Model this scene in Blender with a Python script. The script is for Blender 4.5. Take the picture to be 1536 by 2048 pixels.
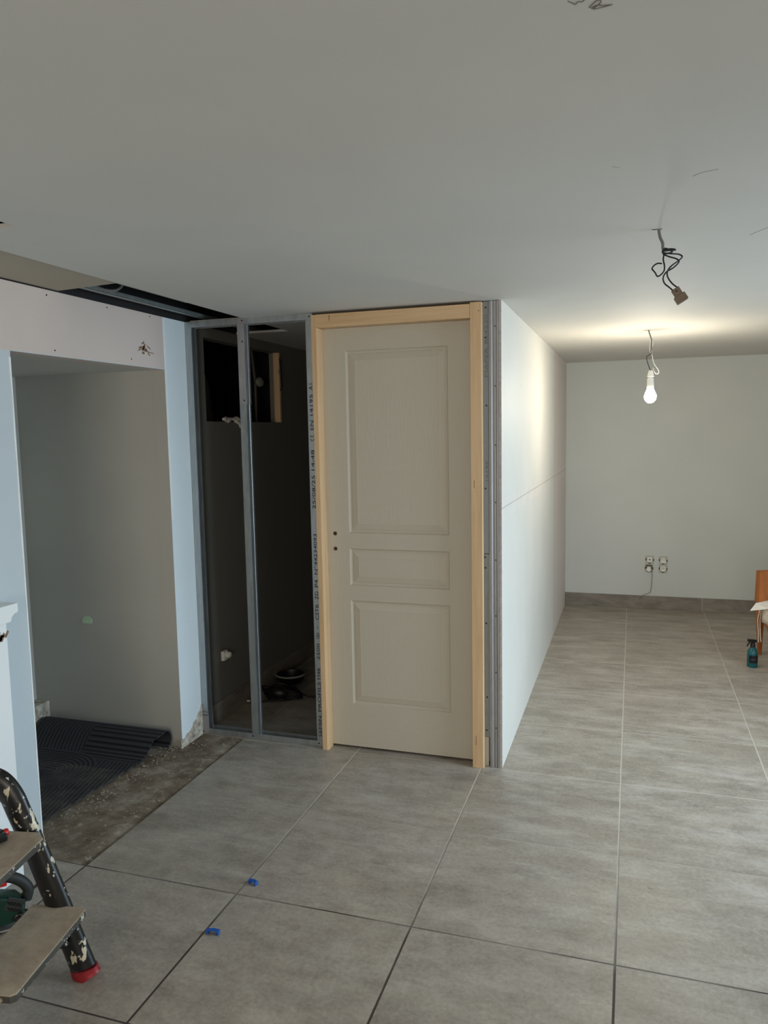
import bpy, bmesh, math, random
from mathutils import Vector, Matrix, noise
random.seed(7)
PI = math.pi
SC = bpy.context.scene
for o in list(bpy.data.objects): bpy.data.objects.remove(o)
COL = SC.collection

# ------------------------------------------------------------------ camera
def basis(yaw, pitch, roll):
    f = Vector((math.sin(yaw)*math.cos(pitch), math.cos(yaw)*math.cos(pitch), -math.sin(pitch)))
    r = Vector((math.cos(yaw), -math.sin(yaw), 0)); u = r.cross(f)
    return r*math.cos(roll)+u*math.sin(roll), -r*math.sin(roll)+u*math.cos(roll), f
cr, cu, cf = basis(math.radians(-18.013), math.radians(5.967), math.radians(-1.064))
cam = bpy.data.cameras.new('camera'); cam.sensor_fit = 'VERTICAL'; cam.sensor_height = 36; cam.lens = 36*1530.7/2048
cam.clip_start = .05
co = bpy.data.objects.new('camera', cam); COL.objects.link(co)
m = Matrix((cr, cu, -cf)).transposed().to_4x4(); m.translation = Vector((.55093, -3.39657, 1.55767))
co.matrix_world = m; SC.camera = co

# ------------------------------------------------------------------ light
SC.view_settings.view_transform = 'Standard'; SC.view_settings.look = 'None'
SC.view_settings.exposure = 0.0; SC.view_settings.gamma = 1.0
try: SC.view_settings.use_curve_mapping = False
except Exception: pass
W = bpy.data.worlds.new('world'); SC.world = W; W.use_nodes = True
W.node_tree.nodes['Background'].inputs[0].default_value = (.62, .78, 1, 1)
W.node_tree.nodes['Background'].inputs[1].default_value = .6
H = 2.12; LW = -1.58; YF = 3.467; RW = 2.55; YB = -6.2
def area(name, loc, rot, sx, sy, power, col):
    l = bpy.data.lights.new(name, 'AREA'); l.shape = 'RECTANGLE'; l.size = sx; l.size_y = sy
    l.energy = power; l.color = col
    o = bpy.data.objects.new(name, l); COL.objects.link(o); o.location = loc; o.rotation_euler = rot; return o
# daylight through the glazed door on the right; warm fill added behind the camera
dl = area('daylight_right', (RW+.45, -.42, 1.35), (0, PI/2-math.radians(26), 0), 1.7, 1.9, 76, (.68, .86, 1)); dl.data.spread = math.radians(140)
area('fill_behind', (.5, YB-.16, 1.25), (PI/2, 0, 0), 2.2, 1.5, 66, (1, .87, .72))
BULB = 345.0

# ------------------------------------------------------------------ materials
def lin(c):
    return tuple(((v/255)/12.92 if v/255 <= .04045 else ((v/255+.055)/1.055)**2.4) for v in c)
class NT:
    def __init__(s, name):
        s.m = bpy.data.materials.new(name); s.m.use_nodes = True; s.t = s.m.node_tree; s.b = s.t.nodes['Principled BSDF']
    def n(s, typ, **k):
        nd = s.t.nodes.new(typ)
        for a, v in k.items():
            if a.startswith('i_'):
                key = a[2:]; nd.inputs[int(key) if key.isdigit() else key.replace('_', ' ')].default_value = v
            else: setattr(nd, a, v)
        return nd
    def l(s, a, b): s.t.links.new(a, b)
    def co(s, scale=(1, 1, 1), loc=(0, 0, 0), rot=(0, 0, 0)):
        tc = s.n('ShaderNodeTexCoord'); mp = s.n('ShaderNodeMapping'); mp.inputs['Scale'].default_value = scale
        mp.inputs['Location'].default_value = loc; mp.inputs['Rotation'].default_value = rot
        s.l(tc.outputs['Object'], mp.inputs[0]); return mp.outputs[0]
    def noise(s, vec, scale, detail=4, rough=.55):
        nd = s.n('ShaderNodeTexNoise'); nd.inputs['Scale'].default_value = scale; nd.inputs['Detail'].default_value = detail
        nd.inputs['Roughness'].default_value = rough; s.l(vec, nd.inputs['Vector']); return nd.outputs['Fac']
    def ramp(s, fac, stops):
        nd = s.n('ShaderNodeValToRGB'); e = nd.color_ramp.elements
        while len(e) < len(stops): e.new(.5)
        for k, (p, c) in enumerate(stops):
            e[k].position = p; e[k].color = (c, c, c, 1) if isinstance(c, (int, float)) else tuple(c)+(1,)
        s.l(fac, nd.inputs[0]); return nd.outputs[0]
    def mix(s, fac, a, b, mode='MIX'):
        nd = s.n('ShaderNodeMix', data_type='RGBA', blend_type=mode)
        for sock, v in ((nd.inputs[0], fac), (nd.inputs[6], a), (nd.inputs[7], b)):
            if hasattr(v, 'is_linked') or hasattr(v, 'links'): s.l(v, sock)
            elif isinstance(v, (int, float)): sock.default_value = v
            else: sock.default_value = tuple(v)+(1,)
        return nd.outputs[2]
    def math(s, op, a, b=None, c=None):
        nd = s.n('ShaderNodeMath', operation=op)
        for k, v in enumerate((a, b, c)):
            if v is None: continue
            if isinstance(v, (int, float)): nd.inputs[k].default_value = v
            else: s.l(v, nd.inputs[k])
        return nd.outputs[0]
    def bump(s, h, strength=.2, dist=.002):
        nd = s.n('ShaderNodeBump'); nd.inputs['Strength'].default_value = strength; nd.inputs['Distance'].default_value = dist
        s.l(h, nd.inputs['Height']); s.l(nd.outputs[0], s.b.inputs['Normal'])
    def fin(s, col, rough=.6, metal=0.):
        if isinstance(col, tuple): s.b.inputs['Base Color'].default_value = col+(1,)
        else: s.l(col, s.b.inputs['Base Color'])
        if isinstance(rough, (int, float)): s.b.inputs['Roughness'].default_value = rough
        else: s.l(rough, s.b.inputs['Roughness'])
        s.b.inputs['Metallic'].default_value = metal
        return s.m
def simple(name, c, rough=.6, metal=0, var=.12, scale=8, bump=.1, bscale=120, bd=.001, stretch=(1, 1, 1)):
    t = NT(name); v = t.co(stretch); f = t.noise(v, scale)
    a = lin(c); col = t.mix(t.ramp(f, [(.3, 0.), (.7, 1.)]), tuple(x*(1-var) for x in a), tuple(min(1, x*(1+var)) for x in a))
    t.bump(t.noise(v, bscale, 2), bump, bd)
    return t.fin(col, rough, metal)
M = {}
M['ceiling'] = simple('ceiling_paint', (212, 210, 204), .75, var=.035, scale=1.5, bump=.15, bscale=180)
def wallmat(name, c, var=.03, streak=False, rough=.7):
    t = NT(name); v = t.co(); f = t.noise(v, 1.7, 5); a = lin(c)
    col = t.mix(t.ramp(f, [(.3, 0.), (.7, 1.)]), tuple(x*(1-var) for x in a), tuple(min(1, x*(1+var)) for x in a))
    t.bump(t.noise(v, 220, 2), .15, .0008); return t.fin(col, rough)
M['wall_far'] = wallmat('grey_wall_paint', (206, 210, 208))
M['wall_left'] = wallmat('lit_blue_grey_plaster', (226, 236, 240))  # same plaster as the near wall, lightened for the daylight the strip catches
M['passage'] = wallmat('passage_grey_plaster', (196, 194, 186), .05)
M['header'] = wallmat('bare_plasterboard_paper', (214, 199, 190), .05)
M['closet'] = wallmat('shaded_closet_plaster', (122, 120, 114))  # grey lowered so the closet's shade sits in the colour
M['nearwall'] = wallmat('grey_blue_plaster', (200, 209, 213))
M['ceilboard'] = wallmat('shade_toned_ceiling_board', (176, 168, 152), .05)  # darker than the ceiling paint, with the board's shading in its colour
M['boardedge'] = simple('torn_board_core', (184, 174, 168), .85, var=.16, scale=50, bump=.6, bscale=90, bd=.003)
M['void'] = simple('void_shade', (28, 28, 30), .9)  # near-black colour stands in for the shade inside the cavities
M['whitebright'] = wallmat('white_paint', (242, 245, 245), .02, rough=.5)
def partition_mat():
    t = NT('jointed_plasterboard'); v = t.co(); sep = t.n('ShaderNodeSeparateXYZ'); t.l(v, sep.inputs[0])
    y, z = sep.outputs[1], sep.outputs[2]
    a = lin((214, 212, 205))
    f = t.noise(v, 2.2, 5); col = t.mix(t.ramp(f, [(.35, 0.), (.65, 1.)]), tuple(x*.95 for x in a), a)
    def band(x, c, w): return t.math('LESS_THAN', t.math('ABSOLUTE', t.math('SUBTRACT', x, c)), w)
    old = t.math('GREATER_THAN', y, 2.42)
    col = t.mix(t.math('MULTIPLY', old, .75), col, lin((214, 200, 192)))
    line = t.math('MAXIMUM', band(z, 1.207, .0022), band(y, 2.42, .006))
    comp = t.math('MULTIPLY', band(z, 1.2, .045), t.ramp(t.noise(v, 9, 3), [(.42, 0.), (.58, .35)]))
    col = t.mix(comp, col, lin((226, 214, 206)))
    col = t.mix(t.math('MULTIPLY', line, .55), col, lin((120, 112, 104)))
    # screw heads in a regular pattern
    def cell(x, p, off): return t.math('SUBTRACT', t.math('MODULO', t.math('ADD', x, off), p), p/2)
    dy, dz = cell(y, .6, .28), cell(z, .29, .1)
    d = t.math('SQRT', t.math('ADD', t.math('MULTIPLY', dy, dy), t.math('MULTIPLY', dz, dz)))
    sc = t.math('LESS_THAN', d, .0045)
    col = t.mix(t.math('MULTIPLY', sc, .6), col, lin((110, 100, 92)))
    sp = t.n('ShaderNodeTexVoronoi'); sp.inputs['Scale'].default_value = 6; t.l(v, sp.inputs['Vector'])
    col = t.mix(t.math('MULTIPLY', t.math('LESS_THAN', sp.outputs['Distance'], .028), .4), col, lin((140, 125, 112)))
    t.bump(t.noise(v, 60, 2), .12, .001)
    return t.fin(col, .6)
M['partition'] = partition_mat()

def tile_mat():
    t = NT('grey_stone_tile'); v = t.co(); sep = t.n('ShaderNodeSeparateXYZ'); t.l(v, sep.inputs[0])
    x, y = sep.outputs[0], sep.outputs[1]
    TX, TY = .618, .6
    u = t.math('DIVIDE', t.math('SUBTRACT', x, .524-TX*20), TX); w = t.math('DIVIDE', t.math('SUBTRACT', y, -1.218-TY*20), TY)
    iu, iw = t.math('FLOOR', u), t.math('FLOOR', w); fu, fw = t.math('FRACT', u), t.math('FRACT', w)
    cmb = t.n('ShaderNodeCombineXYZ'); t.l(iu, cmb.inputs[0]); t.l(iw, cmb.inputs[1])
    wn = t.n('ShaderNodeTexWhiteNoise', noise_dimensions='2D'); t.l(cmb.outputs[0], wn.inputs['Vector'])
    # cloudy streaks, offset per tile
    add = t.n('ShaderNodeVectorMath', operation='ADD'); t.l(v, add.inputs[0])
    sc = t.n('ShaderNodeVectorMath', operation='SCALE'); sc.inputs['Scale'].default_value = 3.7; t.l(wn.outputs['Color'], sc.inputs[0]); t.l(sc.outputs[0], add.inputs[1])
    st = t.n('ShaderNodeVectorMath', operation='MULTIPLY'); st.inputs[1].default_value = (1., 2.6, 1.); t.l(add.outputs[0], st.inputs[0])
    n1 = t.noise(st.outputs[0], 3.2, 8, .66); n2 = t.noise(add.outputs[0], 14, 6, .7)
    base = t.ramp(n1, [(.28, lin((112, 102, 91))), (.5, lin((152, 141, 127))), (.74, lin((188, 177, 162)))])
    base = t.mix(.35, base, t.ramp(n2, [(.32, lin((112, 103, 93))), (.68, lin((184, 174, 161)))]))
    ton = t.math('ADD', t.math('MULTIPLY', wn.outputs['Value'], .10), .95)
    hs = t.n('ShaderNodeHueSaturation'); t.l(base, hs.inputs['Color']); t.l(ton, hs.inputs['Value']); base = hs.outputs[0]
    # plaster dust swept over the floor, thicker further in to brighten far tiles
    dn = t.noise(t.co((1, 3.2, 1)), 2.3, 9, .75); dust = t.ramp(dn, [(.47, 0.), (.68, .62)])
    dmask = t.ramp(t.math('MULTIPLY', t.math('ADD', y, 2.), .25), [(.1, .2), (.5, 1.), (.9, 1.)])
    base = t.mix(t.math('MULTIPLY', dust, dmask), base, lin((208, 202, 194)))
    scr = t.noise(t.co((5, 16, 1), rot=(0, 0, .5)), 3, 10, .8)
    base = t.mix(t.math('MULTIPLY', t.ramp(scr, [(.60, 0.), (.67, .6)]), dmask), base, lin((214, 209, 202)))
    n3 = t.noise(t.co(), 70, 5, .75); base = t.mix(.22, base, t.ramp(n3, [(.35, lin((104, 96, 86))), (.65, lin((196, 187, 175)))]))
    n4 = t.noise(t.co((3, 26, 1), rot=(0, 0, .12)), 4, 8, .8); base = t.mix(t.math('MULTIPLY', t.ramp(n4, [(.63, 0.), (.66, .5)]), dmask), base, lin((222, 216, 208)))
    # dark scuffs
    sc2 = t.noise(t.co((1, 1, 1), loc=(4, 2, 0)), 16, 6, .8)
    base = t.mix(t.ramp(sc2, [(.7, 0.), (.78, .35)]), base, lin((84, 78, 71)))
    def stain(cx, cy, rx, ry, ang, amt, c):
        dx_, dy_ = t.math('SUBTRACT', x, cx), t.math('SUBTRACT', y, cy); ca, sa = math.cos(ang), math.sin(ang)
        p = t.math('DIVIDE', t.math('ADD', t.math('MULTIPLY', dx_, ca), t.math('MULTIPLY', dy_, sa)), rx)
        q = t.math('DIVIDE', t.math('SUBTRACT', t.math('MULTIPLY', dy_, ca), t.math('MULTIPLY', dx_, sa)), ry)
        rr = t.math('ADD', t.math('SQRT', t.math('ADD', t.math('MULTIPLY', p, p), t.math('MULTIPLY', q, q))), t.math('MULTIPLY', t.noise(t.co(), 60, 3), .8))
        return t.mix(t.ramp(rr, [(.9/2, amt), (1.4/2, 0.)]), base, c)
    base = stain(.63, -.795, .034, .016, -.1, .7, lin((70, 66, 62)))
    base = stain(-.60, -.155, .06, .018, .5, .6, lin((86, 80, 74)))
    # joints: empty and dark in the near rows, filled with pale grout further in
    ex = t.math('MULTIPLY', t.math('MINIMUM', fu, t.math('SUBTRACT', 1., fu)), TX)
    ey = t.math('MULTIPLY', t.math('MINIMUM', fw, t.math('SUBTRACT', 1., fw)), TY)
    d = t.math('MINIMUM', ex, ey); joint = t.math('LESS_THAN', t.math('MINIMUM', t.math('MULTIPLY', ex, .8), ey), .0028)
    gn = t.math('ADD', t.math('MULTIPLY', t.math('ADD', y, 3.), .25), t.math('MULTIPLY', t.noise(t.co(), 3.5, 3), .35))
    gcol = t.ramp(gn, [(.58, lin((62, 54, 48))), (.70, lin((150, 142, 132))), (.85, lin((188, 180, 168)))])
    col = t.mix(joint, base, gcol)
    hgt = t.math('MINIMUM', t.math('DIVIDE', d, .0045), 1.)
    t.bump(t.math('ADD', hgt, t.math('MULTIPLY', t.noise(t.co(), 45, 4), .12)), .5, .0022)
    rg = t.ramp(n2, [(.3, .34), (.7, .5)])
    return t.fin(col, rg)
M['tile'] = tile_mat()
def skirting_mat():
    t = NT('tile_skirting'); v = t.co((1.2, 1, 3)); n1 = t.noise(v, 4, 8, .65)
    sep = t.n('ShaderNodeSeparateXYZ'); t.l(t.co(), sep.inputs[0])
    c = t.ramp(n1, [(.3, lin((104, 97, 90))), (.7, lin((150, 143, 134)))])
    j = t.math('LESS_THAN', t.math('ABSOLUTE', t.math('SUBTRACT', t.math('FRACT', t.math('DIVIDE', t.math('SUBTRACT', sep.outputs[0], -11.47), 1.2)), .5)), .002)
    return t.fin(t.mix(t.math('MULTIPLY', j, .6), c, lin((196, 188, 176))), .5)
M['skirting'] = skirting_mat()
def concrete_mat():
    t = NT('raw_concrete'); v = t.co(); n1 = t.noise(v, 5, 9, .7); n2 = t.noise(t.co((1, 1, 1), loc=(3, 1, 0)), 22, 8, .75)
    c = t.ramp(n1, [(.32, lin((78, 64, 48))), (.5, lin((128, 114, 96))), (.66, lin((168, 158, 142)))])
    c = t.mix(t.ramp(n2, [(.56, 0.), (.64, .65)]), c, lin((188, 180, 164)))
    t.bump(t.noise(v, 30, 6), .7, .004); return t.fin(c, .8)
M['concrete'] = concrete_mat()
def rough_plaster():
    t = NT('chipped_plaster'); v = t.co(); c = t.ramp(t.noise(v, 28, 8, .75), [(.35, lin((120, 108, 94))), (.5, lin((186, 176, 160))), (.65, lin((226, 222, 212)))])
    t.bump(t.noise(v, 40, 5), 1., .006); return t.fin(c, .85)
M['chipped'] = rough_plaster()
def galv(name, c, rough=.38, metal=.75):
    t = NT(name); v = t.co((1, 1, .25)); n1 = t.noise(v, 40, 5, .7); a = lin(c)
    col = t.ramp(n1, [(.3, tuple(x*.82 for x in a)), (.7, tuple(min(1, x*1.1) for x in a))])
    t.bump(t.noise(v, 25, 3), .12, .0008); return t.fin(col, t.ramp(n1, [(.3, rough-.06), (.7, rough+.1)]), metal)
M['galv'] = galv('galvanised_steel', (176, 182, 184))
M['galvgrey'] = galv('galvanised_steel_grey', (138, 144, 148), .55, .35)
M['galvlilac'] = galv('galvanised_steel_dull', (172, 172, 174), .5, .6)
M['rail'] = galv('ceiling_rail_steel', (150, 160, 158), .45, .6)
M['screw'] = simple('black_screw', (14, 13, 13), .4)
M['slit'] = simple('dark_slit', (22, 20, 18), 1.)
M['slit'].node_tree.nodes['Principled BSDF'].inputs['Specular IOR Level'].default_value = 0
M['ink'] = simple('print_ink', (34, 36, 40), .6)
M['faintink'] = simple('faint_print_ink', (104, 110, 114), .6)
def wood(name, c, c2, stretch=(14, 14, 1), knots=True):
    t = NT(name); v = t.co(stretch); n1 = t.noise(v, 2.2, 5, .6)
    col = t.ramp(n1, [(.25, lin(c2)), (.6, lin(c))])
    if knots:
        vo = t.n('ShaderNodeTexVoronoi'); vo.inputs['Scale'].default_value = 3.2; t.l(t.co((3., 3., 1.)), vo.inputs['Vector'])
        k = t.ramp(vo.outputs['Distance'], [(.035, .7), (.085, 0.)]); col = t.mix(k, col, lin(tuple(int(x*.66) for x in c)))
    t.bump(n1, .15, .0006); return t.fin(col, .55)
M['pine_v'] = wood('raw_pine_upright', (224, 190, 148), (205, 168, 124))
M['pine_h'] = wood('raw_pine_crosswise', (224, 190, 148), (205, 168, 124), (1, 14, 14))
M['chairwood'] = wood('orange_stained_wood', (176, 104, 44), (138, 74, 26), (10, 10, 1.5), False)
def doormat(name, stretch):
    t = NT(name); v = t.co(stretch); wv = t.n('ShaderNodeTexNoise'); wv.inputs['Scale'].default_value = 5; wv.inputs['Detail'].default_value = 4
    wv.inputs['Distortion'].default_value = .6; t.l(v, wv.inputs['Vector'])
    t.bump(t.ramp(wv.outputs['Fac'], [(.38, 0.), (.46, 1.), (.54, 0.), (.62, 1.)]), .3, .0008)
    return t.fin(lin((200, 192, 175)), .5)
M['door_v'] = doormat('primed_door_vertical_grain', (16, 16, 1.1))
M['door_h'] = doormat('primed_door_crosswise_grain', (1.6, 16, 22))
M['black'] = simple('black_plastic', (16, 16, 17), .4)
M['blackwire'] = simple('black_wire', (14, 13, 16), .45)
M['greywire'] = simple('grey_cable_sheath', (112, 110, 106), .55)
M['whitewire'] = simple('white_wire', (226, 224, 216), .45)
M['tan'] = simple('tan_terminal_plastic', (112, 96, 78), .45, var=.15, scale=30)
M['whiteplastic'] = simple('white_plastic', (232, 230, 222), .35, var=.03)
M['blueclip'] = simple('blue_clip_plastic', (22, 84, 170), .4)
M['greenpaint'] = simple('pale_green_patch', (206, 234, 200), .6)
M['brownscar'] = simple('brown_scar', (136, 110, 84), .9, var=.5, scale=60)
M['tealglass'] = simple('teal_bottle_plastic', (24, 96, 104), .18, var=.1)
M['blacklabel'] = simple('black_label', (12, 14, 18), .3)
M['labelprint'] = simple('label_print', (120, 128, 134), .5)
M['linen'] = simple('cream_linen', (236, 222, 204), .85, var=.05, scale=20, bump=.5, bscale=300)
M['paper'] = simple('white_paper', (244, 242, 238), .6, var=.02)
M['greentool'] = simple('dark_green_tool_shell', (10, 50, 38), .4)
M['greytool'] = simple('grey_tool_rubber', (38, 42, 40), .6)
M['redtool'] = simple('red_tool_button', (196, 34, 30), .4)
M['steel'] = galv('bright_steel', (190, 190, 186), .3, .9)
M['darkpipe'] = simple('dull_pipe', (96, 92, 86), .5)
M['redrubber'] = simple('red_rubber_foot', (146, 30, 38), .45, var=.25, scale=50)
M['outletframe'] = simple('outlet_frame_plastic', (186, 187, 180), .5)
M['kitrim'] = simple('pale_rim_plastic', (140, 140, 132), .5)
def splatter(name, base, rough, amt=.5):
    t = NT(name); v = t.co(); c = t.ramp(t.noise(v, 12, 5), [(.3, lin(base)), (.7, tuple(x*1.7 for x in lin(base)))])
    dn = t.noise(t.co((1, 1, .5)), 26, 3, .6)
    c = t.mix(t.ramp(dn, [(.60, 0.), (.625, amt)]), c, lin((206, 196, 170)))
    d2 = t.noise(t.co((1, 1, 1), loc=(5, 5, 5)), 60, 4, .6)
    c = t.mix(t.ramp(d2, [(.64, 0.), (.67, .8)]), c, lin((220, 220, 214)))
    t.bump(dn, .4, .002); return t.fin(c, rough)
M['splat'] = splatter('paint_splattered_black_lacquer', (20, 20, 20), .35, 1.)
def tread_mat():
    t = NT('plaster_caked_tread'); v = t.co(); c = t.ramp(t.noise(v, 9, 7, .7), [(.3, lin((140, 124, 104))), (.7, lin((186, 170, 148)))])
    c = t.mix(t.ramp(t.noise(v, 45, 6, .7), [(.62, 0.), (.72, .5)]), c, lin((92, 84, 74)))
    t.bump(t.noise(v, 70, 4), .5, .002); return t.fin(c, .85)
M['tread'] = tread_mat()
M['treadedge'] = splatter('splattered_tread_edge', (62, 60, 56), .5, .9)
def mat_mat():
    t = NT('ribbed_doormat_fabric'); sep = t.n('ShaderNodeSeparateXYZ'); t.l(t.co(), sep.inputs[0]); x, y = sep.outputs[0], sep.outputs[1]
    CX, CY = -.38+.0, -.0
    dx = t.math('SUBTRACT', x, -.02); dy = t.math('SUBTRACT', y, -.16)
    dxp = t.math('MAXIMUM', dx, 0.)
    d = t.math('SQRT', t.math('ADD', t.math('MULTIPLY', dxp, dxp), t.math('MULTIPLY', dy, dy)))
    inside = t.math('LESS_THAN', d, .2)
    wav = t.math('ADD', x, t.math('MULTIPLY', t.math('SINE', t.math('MULTIPLY', y, 14.)), .05))
    right = t.math('GREATER_THAN', x, -.02); up = t.math('GREATER_THAN', y, .0)
    upper = t.math('ADD', t.math('MULTIPLY', right, y), t.math('MULTIPLY', t.math('SUBTRACT', 1., right), wav))
    outer = t.math('ADD', t.math('MULTIPLY', up, upper), t.math('MULTIPLY', t.math('SUBTRACT', 1., up), t.math('ADD', x, t.math('MULTIPLY', y, .25))))
    cc = t.math('ADD', t.math('MULTIPLY', inside, d), t.math('MULTIPLY', t.math('SUBTRACT', 1., inside), outer))
    s = t.math('SINE', t.math('MULTIPLY', cc, 2*PI/.021))
    h = t.ramp(t.math('ADD', t.math('MULTIPLY', s, .5), .5), [(.1, 0.), (.45, 1.), (1., 1.)])
    t.bump(h, 1., .005)
    n = t.noise(t.co(), 6, 8, .75); gr = t.noise(t.co(), 190, 3, .6)
    low = t.math('LESS_THAN', y, -.08)
    dust = t.math('MULTIPLY', t.ramp(n, [(.42, 0.), (.62, .75)]), t.math('MULTIPLY', low, t.ramp(gr, [(.42, .1), (.6, 1.)])))
    base = t.mix(h, lin((14, 14, 17)), lin((54, 54, 60)))  # grooves darkened by rib height, shade put into the fabric colour
    return t.fin(t.mix(dust, base, lin((108, 100, 88))), .85)
M['ribmat'] = mat_mat()
M['debris'] = simple('plaster_crumbs', (160, 150, 134), .9, var=.3, scale=60)
def emis(name, c, s):
    t = NT(name); t.b.inputs['Base Color'].default_value = (1, 1, 1, 1)
    t.b.inputs['Emission Color'].default_value = c+(1,); t.b.inputs['Emission Strength'].default_value = s; return t.m
M['bulb'] = emis('lit_bulb_glass', (1, .89, .70), BULB)

# ------------------------------------------------------------------ mesh helpers
class MB:
    def __init__(s): s.v = []; s.f = []; s.mi = []
    def add(s, vs, fs, mi=0):
        b = len(s.v); s.v += [tuple(v) for v in vs]; s.f += [tuple(i+b for i in f) for f in fs]; s.mi += [mi]*len(fs); return s
    def box(s, x0, x1, y0, y1, z0, z1, mi=0):
        vs = [(x, y, z) for x in (x0, x1) for y in (y0, y1) for z in (z0, z1)]
        return s.add(vs, [(0, 1, 3, 2), (4, 6, 7, 5), (0, 4, 5, 1), (2, 3, 7, 6), (0, 2, 6, 4), (1, 5, 7, 3)], mi)
    def obox(s, c, ax, ay, az, hx, hy, hz, mi=0):
        c, ax, ay, az = map(Vector, (c, ax, ay, az)); ax.normalize(); ay.normalize(); az.normalize()
        vs = [c+ax*i*hx+ay*j*hy+az*k*hz for i in (-1, 1) for j in (-1, 1) for k in (-1, 1)]
        return s.add(vs, [(0, 1, 3, 2), (4, 6, 7, 5), (0, 4, 5, 1), (2, 3, 7, 6), (0, 2, 6, 4), (1, 5, 7, 3)], mi)
    def prism(s, pts, z0, z1, mi=0, axes='xyz'):
        n = len(pts); vs = []
        for z in (z0, z1):
            for a, b in pts:
                p = {axes[0]: a, axes[1]: b, axes[2]: z}; vs.append((p['x'], p['y'], p['z']))
        fs = [tuple(range(n))[::-1], tuple(range(n, 2*n))]+[(i, (i+1) % n, n+(i+1) % n, n+i) for i in range(n)]
        return s.add(vs, fs, mi)
    def ribbon(s, pl, th, z0, z1, mi=0, axes='xyz'):
        # open polyline with thickness, extruded
        L = []; R_ = []
        for i, p in enumerate(pl):
            a = Vector(pl[max(i-1, 0)]); b = Vector(pl[min(i+1, len(pl)-1)]); d = (b-a)
            d = d.normalized() if d.length else Vector((1, 0)); nrm = Vector((-d.y, d.x))
            L.append((p[0]+nrm.x*th/2, p[1]+nrm.y*th/2)); R_.append((p[0]-nrm.x*th/2, p[1]-nrm.y*th/2))
        n = len(pl); P = lambda q, z: tuple({axes[0]: q[0], axes[1]: q[1], axes[2]: z}[k] for k in 'xyz')
        vs = [P(q, z) for z in (z0, z1) for q in L+R_]; fs = []; N = 2*n
        for i in range(n-1):
            fs += [(i, i+1, N+i+1, N+i), (n+i+1, n+i, N+n+i, N+n+i+1), (i+1, i, n+i, n+i+1), (N+i, N+i+1, N+n+i+1, N+n+i)]
        fs += [(0, N, N+n, n), (n-1, 2*n-1, N+2*n-1, N+n-1)]
        return s.add(vs, fs, mi)
    def lathe(s, prof, c=(0, 0, 0), seg=24, axis=(0, 0, 1), mi=0):
        q = Vector((0, 0, 1)).rotation_difference(Vector(axis).normalized()); c = Vector(c); vs = []; fs = []
        for r, z in prof:
            for k in range(seg):
                a = 2*PI*k/seg; vs.append(c+q @ Vector((max(r, 1e-5)*math.cos(a), max(r, 1e-5)*math.sin(a), z)))
        for i in range(len(prof)-1):
            for k in range(seg):
                fs.append((i*seg+k, i*seg+(k+1) % seg, (i+1)*seg+(k+1) % seg, (i+1)*seg+k))
        fs += [tuple(range(seg))[::-1], tuple(range((len(prof)-1)*seg, len(prof)*seg))]
        return s.add(vs, fs, mi)
    def tube(s, pts, r, seg=10, smooth=6, flat=1., up=None, mi=0):
        P = spline([Vector(p) for p in pts], smooth) if smooth else [Vector(p) for p in pts]
        n = len(P); vs = []; fs = []; t0 = (P[1]-P[0]).normalized()
        nn = Vector(up) if up else (Vector((0, 0, 1)) if abs(t0.z) < .9 else Vector((1, 0, 0)))
        for i in range(n):
            t = (P[min(i+1, n-1)]-P[max(i-1, 0)]).normalized(); nn = (nn-t*nn.dot(t)).normalized(); b = t.cross(nn)
            rr = r if not callable(r) else r(i/(n-1))
            for k in range(seg):
                a = 2*PI*k/seg; vs.append(P[i]+nn*math.cos(a)*rr+b*math.sin(a)*rr*flat)
        for i in range(n-1):
            for k in range(seg): fs.append((i*seg+k, i*seg+(k+1) % seg, (i+1)*seg+(k+1) % seg, (i+1)*seg+k))
        fs += [tuple(range(seg))[::-1], tuple(range((n-1)*seg, n*seg))]
        return s.add(vs, fs, mi)
def spline(P, k):
    out = []
    for i in range(len(P)-1):
        p0, p1, p2, p3 = P[max(i-1, 0)], P[i], P[i+1], P[min(i+2, len(P)-1)]
        for j in range(k):
            t = j/k; out.append(.5*((2*p1)+(p2-p0)*t+(2*p0-5*p1+4*p2-p3)*t*t+(3*p1-p0-3*p2+p3)*t**3))
    out.append(P[-1]); return out
def cells(xs, ys, solid, z0, z1, mi=lambda i, j: 0, axes='xyz'):
    """slab made of grid cells (holes where solid() is false), axes = which world axis a, b and thickness run along"""
    mb = MB(); P = lambda a, b, c: tuple({axes[0]: a, axes[1]: b, axes[2]: c}[k] for k in 'xyz')
    nx, ny = len(xs)-1, len(ys)-1; S = lambda i, j: 0 <= i < nx and 0 <= j < ny and solid((xs[i]+xs[i+1])/2, (ys[j]+ys[j+1])/2)
    for i in range(nx):
        for j in range(ny):
            if not S(i, j): continue
            a0, a1, b0, b1 = xs[i], xs[i+1], ys[j], ys[j+1]; m_ = mi((a0+a1)/2, (b0+b1)/2)
            mb.add([P(a0, b0, z1), P(a1, b0, z1), P(a1, b1, z1), P(a0, b1, z1)], [(0, 1, 2, 3)], m_)
            mb.add([P(a0, b0, z0), P(a1, b0, z0), P(a1, b1, z0), P(a0, b1, z0)], [(3, 2, 1, 0)], m_)
            for di, dj, q0, q1 in ((-1, 0, (a0, b0), (a0, b1)), (1, 0, (a1, b1), (a1, b0)), (0, -1, (a1, b0), (a0, b0)), (0, 1, (a0, b1), (a1, b1))):
                if not S(i+di, j+dj): mb.add([P(*q0, z0), P(*q1, z0), P(*q1, z1), P(*q0, z1)], [(0, 1, 2, 3)], m_)
    return mb
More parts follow.
